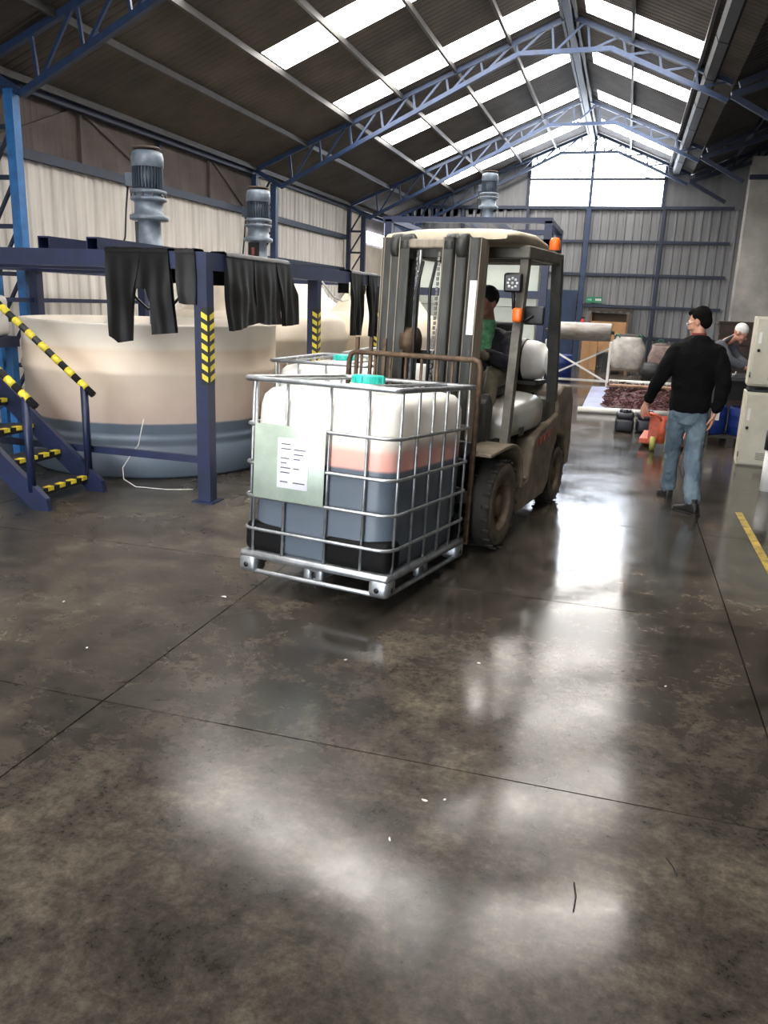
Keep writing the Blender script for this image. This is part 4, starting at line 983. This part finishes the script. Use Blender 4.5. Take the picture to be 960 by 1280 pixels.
bl = mat('shoe_black', (24, 22, 22), .55)
shoe(mn, (-.06, .29, .085), rad(14), bl); shoe(mn, (.09, -.30, .086), rad(42), bl)
g = MB()
for s in (-1, 1):
    g.tube([hc+Rh @ V3(s*.034+.024*math.cos(a), .108-.012*abs(math.cos(a)), .008+.017*math.sin(a)) for a in [2*PI*k/12 for k in range(12)]], .0025, 6, True)
    g.tube([hc+Rh @ V3(s*.06, .1, .012), hc+Rh @ V3(s*.083, .02, .015)], .0025, 6)
g.build('glasses', M['white'], mn)

mn.scale = (.93, .95, 1.0)
# ---- the forklift driver (built in the truck's own frame)
dv = thing('person', 'forklift driver in a navy jacket and dark cap sitting behind the mast', 'person', FL_LOC, (0, 0, FL_RZ))
OX = .05
def D(x, y, z): return V3(x+OX, y, z)
Rd = Matrix.Rotation(PI-rad(18), 3, 'Z')
hc = D(0, .78, 1.735)
b = MB(); head_mesh(b, hc, Rd)
b.limb([(D(0, .92, 1.5), .06), (D(0, .86, 1.6), .055), (D(0, .81, 1.68), .055)])
torso(b, [(OX, .95, 1.14, .13, .1), (OX, .95, 1.3, .13, .095), (OX, .93, 1.48, .14, .085)])
la = [D(.19, .9, 1.46), D(.25, .68, 1.28), D(.1, .5, 1.36)]; ra = [D(-.19, .9, 1.46), D(-.26, .66, 1.26), D(-.16, .4, 1.3)]
for a in (la, ra): b.limb([(a[0], .05), (a[1], .042), (a[2], .03)])
lt = [D(.1, .92, 1.17), D(.17, .5, 1.17), D(.17, .4, .74)]; rt = [D(-.1, .92, 1.17), D(-.17, .5, 1.17), D(-.17, .4, .74)]
for a in (lt, rt): b.limb([(a[0], .075), (a[1], .055), (a[2], .04)])
body = remesh(b.build('body', SKIN, dv), .008, 3); eyes(hc, Rd, body)
gl = mat('glove_beige', (150, 140, 118), .8, 0, .25, 20)
b = MB(); hand(b, la[2], (-.75, -.35, .25), (-.3, -.3, -.6), 1, .9, 1.12); b.limb([(la[2]+V3(.03, .01, -.02), .04), (la[2], .036)]); remesh(b.build('glove', gl, dv), .006, 2)
b = MB(); hand(b, ra[2], (.3, -.6, -.2), (.3, -.3, -.7), -1, .9, 1.12); b.limb([(ra[2]+V3(-.02, .03, 0), .04), (ra[2], .036)]); remesh(b.build('glove', gl, dv), .006, 2)
b = MB(); torso(b, [(OX, .95, 1.12, .19, .15), (OX, .955, 1.25, .2, .16), (OX, .945, 1.4, .215, .15), (OX, .93, 1.5, .17, .11), (OX, .9, 1.545, .09, .08)])
for a in (la, ra): b.limb([(a[0], .085), ((a[0]+a[1])/2, .075), (a[1], .07), ((a[1]+a[2])/2, .06), (a[2]+(a[1]-a[2])*.12, .05)])
wrinkle(remesh(b.build('jacket', mat('jacket_navy', (34, 32, 42), .85, 0, .3, 14, bump=.4, bscale=40), dv), .011, 4), .08, .03)
b = MB(); b.loft([(D(0, .83, 1.3), (.07, 0, 0), (0, .03, 0)), (D(0, .825, 1.4), (.075, 0, 0), (0, .04, 0)), (D(0, .83, 1.5), (.07, 0, 0), (0, .05, 0)), (D(0, .85, 1.57), (.072, 0, 0), (0, .07, 0)), (D(0, .84, 1.61), (.065, 0, 0), (0, .065, 0))], 16)
b.build('shirt', mat('shirt_green', (126, 196, 140), .7, 0, 0, 22, c2=(70, 130, 90)), dv)
b = MB()
for a in (lt, rt): b.limb([(a[0], .1), ((a[0]+a[1])/2, .092), (a[1], .08), ((a[1]+a[2])/2, .072), (a[2], .066)])
b.ball(D(0, .95, 1.17), (.17, .14, .08))
remesh(b.build('trousers', mat('trousers_khaki', (122, 114, 92), .85, 0, .3, 8, bump=.6, bscale=11), dv), .012, 4)
b = MB(); b.ball(hc+Rd @ V3(0, -.018, .05), (.088, .104, .092), 18, 10, Rd); b.loft([(hc+Rd @ V3(0, .07, .065), Rd @ V3(.07, 0, 0), Rd @ V3(0, 0, .008)), (hc+Rd @ V3(0, .12, .058), Rd @ V3(.06, 0, 0), Rd @ V3(0, 0, .006)), (hc+Rd @ V3(0, .15, .05), Rd @ V3(.03, 0, 0), Rd @ V3(0, 0, .005))], 14)
remesh(b.build('cap', mat('cap_black', (26, 26, 28), .8), dv), .007, 2)
for a in (lt, rt): shoe(dv, a[2]+V3(0, 0, -.155), PI, bl)

# ---- worker bent over the bench
wk = thing('person', 'worker in a grey shirt and white cap bending over the dark bench', 'person', (1.16, 12.72, 0), (0, 0, rad(-112)))
Rw = Matrix.Rotation(rad(-35), 3, 'X')
hc = V3(0, .44, 1.47)
b = MB(); head_mesh(b, hc, Rw); b.limb([(V3(0, .25, 1.33), .06), (V3(0, .4, 1.42), .055)])
b.loft([((0, 0, .92), (.13, 0, 0), (0, .09, 0)), ((0, .08, 1.1), (.13, 0, 0), (0, .08, .06)), ((0, .24, 1.26), (.13, 0, 0), (0, .05, .08))], 16)
la = [V3(-.19, .24, 1.3), V3(-.24, .4, 1.1), V3(-.12, .6, 1.0)]; ra = [V3(.19, .24, 1.3), V3(.24, .4, 1.1), V3(.12, .6, 1.0)]
for a in (la, ra): b.limb([(a[0], .05), (a[1], .042), (a[2], .03)])
hand(b, la[2], (.3, .9, -.2), (0, 0, -1), -1, .5); hand(b, ra[2], (-.3, .9, -.2), (0, 0, -1), 1, .5)
ll = [V3(-.1, 0, .88), V3(-.11, .03, .48), V3(-.11, 0, .1)]; rl = [V3(.1, 0, .88), V3(.11, .03, .48), V3(.11, 0, .1)]
for a in (ll, rl): b.limb([(a[0], .07), (a[1], .05), (a[2], .04)])
body = remesh(b.build('body', SKIN, wk), .009, 2); eyes(hc, Rw, body)
b = MB(); b.loft([((0, -.01, .86), (.17, 0, 0), (0, .125, 0)), ((0, .0, .98), (.18, 0, 0), (0, .125, .03)), ((0, .08, 1.12), (.19, 0, 0), (0, .11, .08)), ((0, .18, 1.27), (.21, 0, 0), (0, .08, .11)), ((0, .28, 1.35), (.15, 0, 0), (0, .05, .09)), ((0, .35, 1.4), (.075, 0, 0), (0, .03, .06))], 20)
for a in (la, ra): b.limb([(a[0], .085), (a[1], .07), (a[2]+(a[1]-a[2])*.2, .055)])
remesh(b.build('shirt', mat('shirt_grey', (92, 96, 104), .85, 0, .2, 10, bump=.6, bscale=10), wk), .013, 4)
b = MB()
for a in (ll, rl): b.limb([(a[0], .1), (a[1], .078), (a[2], .068)])
b.ball((0, 0, .9), (.165, .12, .09)); remesh(b.build('trousers', mat('trousers_dark', (36, 38, 44), .85), wk), .014, 3)
b = MB(); b.ball(hc+Rw @ V3(0, -.02, .05), (.086, .1, .09), 16, 10, Rw); remesh(b.build('cap', M['white'], wk), .009, 2)
for a in (ll, rl): shoe(wk, a[2]+V3(0, 0, -.014), 0, bl)
# ================================================================== far end of the hall and right side
# steel roll on a white trestle stand
t = thing('steel_roll', 'silver metal drum roller resting on the white cross-braced stand', 'roller', (-.95, 19.6, 1.21))
MB().lathe([(0, -.72), (.2, -.72), (.205, -.71), (.205, .64), (.2, .65), (.17, .65), (.165, .6), (0, .6)], 40, axis='x').build('drum_shell', mat('roll_silver', (150, 148, 144), .4, .35, 0, 3, c2=(118, 108, 98), stretch=(1, 3, 3)), t)
MB().cyl((-.85, 0, 0), (.72, 0, 0), .04, 14).build('axle', M['steel'], t)
t = thing('roller_stand', 'white steel cross-braced stand under the silver roller', 'stand', (-.95, 19.6, 0))
for x in (-.78, .66):
    for y in (-.28, .28): MB().bb((x-.025, y-.025, 0), (x+.025, y+.025, 1.0)).build('leg', M['white'], t)
    MB().bb((x-.025, -.28, .96), (x+.025, .28, 1.0)).build('top_bar', M['white'], t)
MB().beam((-.78, -.28, .85), (.66, -.28, .1), .04, .04).build('cross_brace', M['white'], t); MB().beam((-.78, .28, .1), (.66, .28, .85), .04, .04).build('cross_brace', M['white'], t)
MB().bb((-.78, .26, .05), (.66, .3, .1)).build('foot_bar', M['white'], t)
# maroon flake pile drying on a liner, edged with white pipes
ln = MB().bb((-.6, 14.38, .002), (1.5, 19.2, .012)).build('plastic_liner', mat('liner_bluewhite', (176, 184, 222), .35, 0, .2, 3)); tag(ln, 'bluish white plastic liner spread on the floor under the maroon flakes', 'liner')
rnd = random.Random(11); b = MB()
nx, ny = 26, 60; vs = []
for j in range(ny+1):
    for i in range(nx+1):
        u, v = i/nx, j/ny; x = -.25+u*1.7+.06*math.sin(v*23)*(1-u); y = 14.5+v*4.6
        e = min(1, 6*min(u+.02, v+.02, 1-v+.02, 1-u+.02)); z = .014+e*(.10+.05*math.sin(x*5+y*2.1)*math.sin(y*3)+rnd.uniform(-.03, .03))
        
        vs.append((x, y, max(.013, z)))
b.add(vs, [(j*(nx+1)+i, j*(nx+1)+i+1, (j+1)*(nx+1)+i+1, (j+1)*(nx+1)+i) for j in range(ny) for i in range(nx)])
for _ in range(1600):
    x, y = rnd.uniform(-.25, 1.38), rnd.uniform(14.5, 18.95); s = rnd.uniform(.02, .05)
    R = Matrix.Rotation(rnd.uniform(0, 6), 3, 'Z') @ Matrix.Rotation(rnd.uniform(-.8, .8), 3, 'X')
    b.box((x, y, .12+rnd.uniform(-.03, .05)), (s, s*.8, s*.35), R)
fl = b.build('pigment_flakes', mat('flakes_maroon', (88, 34, 34), .7, 0, .5, 25)); tag(fl, 'heap of maroon flakes spread over the plastic liner', 'flakes'); fl['kind'] = 'stuff'
bd = MB().beam((-.2, 17.5, .21), (1.4, 17.4, .23), .25, .03).build('wooden_board', mat('board_tan', (176, 136, 104), .7, 0, .25, 6)); tag(bd, 'tan wooden board lying across the maroon flakes', 'board')
for (p, q, lab) in (((-.64, 14.12, .055), (.85, 14.3, .055), 'white plastic pipe along the near edge of the liner'), ((-.25, 20.15, .06), (1.6, 20.3, .06), 'white plastic pipe along the far edge of the liner')):
    c = MB(); c.tube([p, q], .05, 16); o = c.build('plastic_pipe', M['white']); tag(o, lab, 'pipe', 'white pipes edging the liner')
# black jerry cans
for k, (x, y) in enumerate(((.13, 12.25), (.43, 12.3))):
    t = thing('jerry_can', 'black plastic can %s' % ('at the outer end of the pair before the flakes' if k == 0 else 'of the pair before the flakes, beside the pallet truck'), 'canister', (x, y, 0), (0, 0, .08*k), 'black cans before the flake heap')
    m = mat('can_black', (34, 38, 48), .4, 0, .25, 8)
    MB().rbox((0, 0, .1), (.27, .34, .19), .04, 3).build('can_body', m, t); MB().rbox((0, 0, .235), (.255, .32, .1), .04, 3).build('can_shoulder', m, t)
    for q in (-1, 1): MB().rbox((q*.06, 0, .3), (.05, .2, .05), .02, 2).build('handle', m, t)
    MB().cyl((0, -.1, .27), (0, -.1, .33), .035, 14).build('cap', m, t)
# orange-red pallet truck with yellow wheels
t = thing('pallet_truck', 'orange-red hand pallet truck parked beside the black cans', 'pallet truck', (.58, 10.75, 0), (0, 0, -.1))
om = mat('pallet_truck_orange', (206, 92, 62), .55, 0, 0, 12, c2=(150, 70, 52))
for s in (-1, 1):
    MB().bb((s*.2-.07, .1, .06), (s*.2+.07, .9, .12)).build('fork', om, t); MB().cyl((s*.2-.05, .8, .045), (s*.2+.05, .8, .045), .04, 14).build('fork_roller', M['yellow'], t)
MB().prism([(-.02, .1), (.12, .1), (.12, .42), (.02, .44)], -.16, .16, 'x').build('mast_plate', om, t)
MB().cyl((0, -.06, .1), (0, -.06, .42), .045, 14).build('pump', om, t)
for s in (-1, 1): MB().cyl((s*.06, -.07, .09), (s*.12, -.07, .09), .09, 20).build('steer_wheel', mat('wheel_yellowgreen', (160, 160, 80), .5), t)
MB().tube([(0, -.08, .38), (-.06, -.14, .46), (-.2, -.05, .47)], .018, 8).build('tiller', om, t)
MB().bb((-.28, -.09, .43), (-.12, -.01, .48)).build('tiller_grip', om, t)
# big bags on pallets
def pallet(label, loc, w=1.0, d=1.0, m=None, grp='wooden pallets'):
    t = thing('wooden_pallet', label, 'pallet', loc, group=grp); m = m or mat('pallet_wood', (112, 90, 68), .8, 0, .3, 8)
    for k in range(5):
        MB().bb((-w/2, -d/2+k*(d-.1)/4, .11), (w/2, -d/2+.1+k*(d-.1)/4, .13)).build('deck_board', m, t)
    for x in (-1, 0, 1): MB().bb((x*(w/2-.05)-.05, -d/2, 0), (x*(w/2-.05)+.05, d/2, .11)).build('bearer', m, t)
    return t
pallet('wooden pallet under the standing white bulk bag', (.12, 23.6, 0), 1.0, .9)
def sack_shape(b, c, w, d, h, seed, lean=0):
    rnd = random.Random(seed); rings = []
    for k in range(9):
        u = k/8; f = .86+.2*math.sin(PI*min(1, u*1.05))-.25*max(0, u-.8)
        rings.append(((c[0]+lean*u+rnd.uniform(-.02, .02), c[1], c[2]+h*u), (w/2*f, rnd.uniform(-.02, .02), 0), (0, d/2*f, rnd.uniform(-.02, .02))))
    b.loft(rings, 28, 3.5)
t = thing('bulk_bag', 'white woven bulk bag with green loops standing on a pallet', 'bag', (.12, 23.6, .13))
b = MB(); sack_shape(b, (0, 0, 0), .92, .85, .88, 5); b.build('bag_body', mat('woven_white', (196, 192, 186), .7, 0, .2, 5, bump=.8, bscale=7), t)
for q, (x, y) in enumerate(((-.3, -.25), (.3, -.25), (-.3, .25), (.3, .25))):
    MB().tube([(x-.08, y, .82), (x-.03, y-.08, .96), (x+.04, y-.1, .93), (x+.09, y-.02, .8)], .022, 8).build('lifting_loop', mat('loop_green', (60, 110, 90), .7), t)
MB().ball((0, 0, .9), (.42, .34, .07)).build('bag_top', mat('bag_top_dark', (60, 56, 54), .8, bump=.5, bscale=9), t)
for k, (x, y, w, h, lab, c) in enumerate(((.95, 23.2, .6, .85, 'pinkish stained bulk bag slumped next to the white bulk bag', (150, 128, 122)), (1.62, 23.0, .55, .92, 'grey bulk bag at the end of the bag row by the concrete wall', (150, 146, 142)))):
    t = thing('bulk_bag', lab, 'bag', (x, y, 0)); b = MB(); sack_shape(b, (0, 0, 0), w, .6, h, 9+k, .05); b.build('bag_body', mat('woven_%d' % k, c, .75, 0, .35, 5, bump=.8, bscale=8), t)
    MB().tube([(-.1, 0, h-.03), (-.05, -.05, h+.14), (.04, -.05, h+.15), (.1, 0, h-.03)], .02, 8).build('lifting_loop', mat('loop_green', (60, 110, 90)), t)
    MB().ball((.03, 0, h), (w*.36, .22, .06)).build('bag_top', mat('woven_top', (96, 84, 80), .8), t)
c = MB(); sack_shape(c, (0, 0, 0), .5, .5, .4, 21); o = c.build('black_sack', mat('sack_black', (28, 28, 30), .5, bump=.6, bscale=9)); o.location = (.75, 22.4, 0); tag(o, 'low black sack lying in front of the pinkish bulk bag', 'sack')
# boards and dark canopy against the gable
t = thing('storage_shelf', 'brown shelf with a scalloped dark awning against the gable wall', 'shelf', (-.5, 25.4, 0))
MB().bb((-.55, -.1, 0), (-.5, .3, 1.6)).build('side_board', mat('board_brown', (150, 112, 78), .7, 0, .25, 4), t); MB().bb((.5, -.1, 0), (.55, .3, 1.6)).build('side_board', mat('board_brown', (150, 112, 78)), t)
MB().bb((-.5, -.08, .5), (.55, -.04, 1.38)).build('front_board', mat('board_light', (196, 150, 104), .7, 0, .15, 4), t)
MB().bb((-.5, .1, 1.38), (.5, .3, 1.62)).build('back_board', mat('board_dark', (84, 70, 58), .8), t)  # back board in a darker brown than the side boards
b = MB(); pr = []
for k in range(25): pr.append((-.62+k*.052, 1.66+.03*math.sin(k*1.5)))
pr += [(.66, 1.76), (-.62, 1.76)]
b.prism(pr, -.2, .3, 'y'); b.build('awning', mat('awning_dark', (56, 50, 44), .8), t)
ct = thing('cardboard_box', 'tall tan cardboard carton below the silver roller by the blue door', 'box', (-.95, 24.7, 0))
MB().bb((-.22, -.2, 0), (.22, .2, .95)).build('carton', mat('cardboard', (176, 134, 94), .8, 0, .12, 4), ct); MB().bb((-.03, -.202, 0), (.03, -.2, .95)).build('tape_strip', mat('tape_tan', (150, 110, 74), .4), ct)
ct = thing('cardboard_box', 'dark crate standing under the roller stand', 'crate', (-.3, 24.5, 0))
MB().bb((-.25, -.2, 0), (.25, .2, .5)).build('crate_body', mat('crate_dark', (40, 42, 48), .7), ct); MB().bb((-.27, -.22, .46), (.27, .22, .52)).build('crate_rim', mat('crate_dark', (40, 42, 48)), ct)
fe = thing('fire_extinguisher', 'small red fire extinguisher on the gable wall beside the shelf', 'extinguisher', (-1.28, YG-.2, 1.05))
MB().lathe([(0, 0), (.07, 0), (.075, .02), (.075, .3), (.05, .36), (.025, .38), (0, .38)], 20).build('cylinder', mat('ext_red', (176, 40, 36), .4), fe); MB().bb((-.04, -.03, .38), (.06, .03, .44)).build('valve', M['black'], fe)
# blue barrel near the gantry leg
def drum(label, loc, r, h, m, grp):
    t = thing('plastic_drum', label, 'drum', loc, group=grp)
    MB().lathe([(0, 0), (r*.94, 0), (r, .02), (r, h*.3), (r*1.03, h*.33), (r, h*.36), (r, h*.66), (r*1.03, h*.69), (r, h*.72), (r, h-.03), (r*.93, h), (r*.9, h), (r*.88, h-.02), (0, h-.02)], 36).build('drum_body', m, t)
    MB().cyl((r*.5, 0, h-.02), (r*.5, 0, h+.005), .035, 12).build('bung', M['black'], t); MB().cyl((-r*.5, 0, h-.02), (-r*.5, 0, h+.005), .025, 12).build('bung', M['black'], t)
    return t
DB = mat('drum_blue', (26, 52, 122), .4, 0, .15, 4)
drum('blue plastic drum standing behind the truck near the roller stand', (-1.42, 20.4, 0), .26, .62, DB, 'blue drums')
pallet('dark wooden pallet under the two blue drums by the bench', (1.5, 11.9, 0), 1.0, .8, mat('pallet_dark', (50, 46, 42), .8, 0, .3, 8))
d1 = drum('blue plastic drum with a white label on the dark pallet', (1.25, 11.85, .13), .21, .38, DB, 'blue drums')
MB().lathe([(.2125, .12), (.2125, .24)], 36).build('label_wrap', DB, d1)
MB().bb((-.06, -.217, .2), (.09, -.2125, .32)).build('white_label', M['white'], d1)
drum('plain blue plastic drum on the dark pallet by the cabinet', (1.69, 11.85, .13), .21, .38, DB, 'blue drums')
# dark bench where the worker bends
t = thing('work_bench', 'dark work bench with scattered parts where the worker bends', 'bench', (1.45, 11.95, 0))
MB().bb((-.3, -.45, .88), (.9, .4, .93)).build('bench_top', mat('bench_dark', (44, 44, 48), .5, 0, .2, 5), t)
for x in (-.26, .86):
    for y in (-.41, .36): MB().bb((x-.03, y-.03, 0), (x+.03, y+.03, .88)).build('leg', M['mast'], t)
MB().bb((-.23, .33, .55), (.83, .36, .88)).build('apron_panel', M['black'], t)
for k, (x, y) in enumerate(((-.1, -.35), (.02, -.3), (.16, -.36))):
    o = thing('metal_part', 'small bright metal bracket lying on the bench edge', 'part', (1.45+x, 11.95+y, .93), (0, 0, k*.7), 'metal parts on the bench')
    MB().rbox((0, 0, .015), (.09, .05, .03), .008, 2).build('block', M['galv'], o); MB().cyl((0, 0, .03), (0, 0, .06), .014, 10).build('pin', M['galv'], o)
# brown crate stack behind the worker
t = thing('wooden_crate', 'dark brown wooden crate standing tall behind the bending worker', 'crate', (2.12, 16.2, 0))
cm = mat('crate_brown', (64, 50, 44), .8, 0, .3, 5)
for k in range(8): MB().bb((-.5, -.3, .02+k*.195), (.5, -.28, .2+k*.195)).build('slat', cm, t)
MB().bb((-.48, -.28, 0), (.48, .3, 1.56)).build('crate_core', mat('crate_core', (48, 38, 34), .85), t); MB().bb((-.52, -.32, 1.56), (.52, .32, 1.6)).build('crate_lid', cm, t)
# electrical cabinets
cb = mat('cabinet_beige', (196, 192, 174), .5, 0, .1, 3)
for k, (z0, z1, lab) in enumerate(((0.0, .86, 'lower beige steel cabinet with a white tag standing on the floor'), (.93, 1.71, 'upper beige electrical cabinet with a lock and vent stacked above the floor cabinet'))):
    t = thing('electrical_cabinet', lab, 'cabinet', (1.72, 10.15, z0), (0, 0, rad(-4)))
    h = z1-z0
    bev(MB().bb((-.3, 0, 0), (.42, .4, h)).build('cabinet_body', cb, t), .008)
    d = bev(MB().bb((-.285, -.02, .02), (.40, 0, h-.02)).build('door', cb, t), .006)
    MB().cyl((-.235, -.03, h*.52), (-.235, -.02, h*.52), .018, 14).build('lock', M['black'], d); MB().bb((-.25, -.024, h*.62), (-.22, -.02, h*.78)).build('tag_plate', M['white'], d)
    for q in range(5): MB().bb((-.1, -.024, .08+q*.018), (.08, -.02, .088+q*.018)).build('vent_slot', mat('vent_dark', (120, 116, 104)), d)
    MB().cyl((-.29, -.015, .1), (-.29, -.015, .16), .01, 8).build('hinge', M['steel'], d)
st = thing('cabinet_stand', 'black steel riser holding the upper cabinet over the lower one', 'stand', (1.72, 10.15, .86), (0, 0, rad(-4)))
MB().bb((-.28, .03, 0), (.4, .38, .03)).build('plate', M['black'], st)
for x in (-.24, .36): MB().bb((x-.03, .05, .03), (x+.03, .36, .07)).build('spacer', M['black'], st)
t = thing('bollard', 'white painted post with a black cap sleeve beside the cabinets', 'bollard', (1.54, 8.72, 0))
MB().cyl((0, 0, 0), (0, 0, .42), .06, 18).build('post', M['white'], t); MB().cyl((0, 0, .42), (0, 0, .62), .075, 18).build('sleeve', M['black'], t)
# chips on the floor
for k, (x, y, s) in enumerate(((-.508, 2.459, .016), (-.441, 2.488, .009), (-.568, 2.214, .013), (-.523, 3.653, .016), (.364, 3.723, .012), (-2.395, 3.122, .016), (-2.102, 4.005, .022), (-1.151, 3.451, .014), (-2.9, 3.6, .012))):
    rnd = random.Random(k+40); n = 5; pts = [(s*.85*rnd.uniform(.5, 1.2)*math.cos(2*PI*q/n), s*.45*rnd.uniform(.5, 1.2)*math.sin(2*PI*q/n)) for q in range(n)]
    o = MB().prism(pts, .0005, .003, 'z').build('paper_scrap', mat('scrap_white', (190, 188, 182), .7)); o.location = (x, y, 0); o.rotation_euler = (0, 0, k)
    tag(o, {0: 'white paper scrap, larger of two lying close together by the slab joint', 1: 'tiny white paper scrap, smaller of two lying close together by the slab joint', 6: 'white paper scrap on the floor beside the corner foot of the carried container'}.get(k, 'tiny white paper scrap lying alone on the open concrete floor'), 'scrap', 'scraps on the floor')
for k, (p, q) in enumerate((((.31, 2.42), (.34, 2.34)), ((.03, 2.2), (.036, 2.08)))):
    o = MB().tube([(p[0], p[1], .004), ((p[0]+q[0])/2+.006, (p[1]+q[1])/2, .004), (q[0], q[1], .004)], .0025, 6).build('wire_offcut', M['tapeblack']); tag(o, ('shorter dark wire offcut lying askew on the bare concrete', 'longer dark wire offcut lying on the bare concrete')[k], 'wire', 'wire offcuts on the floor')
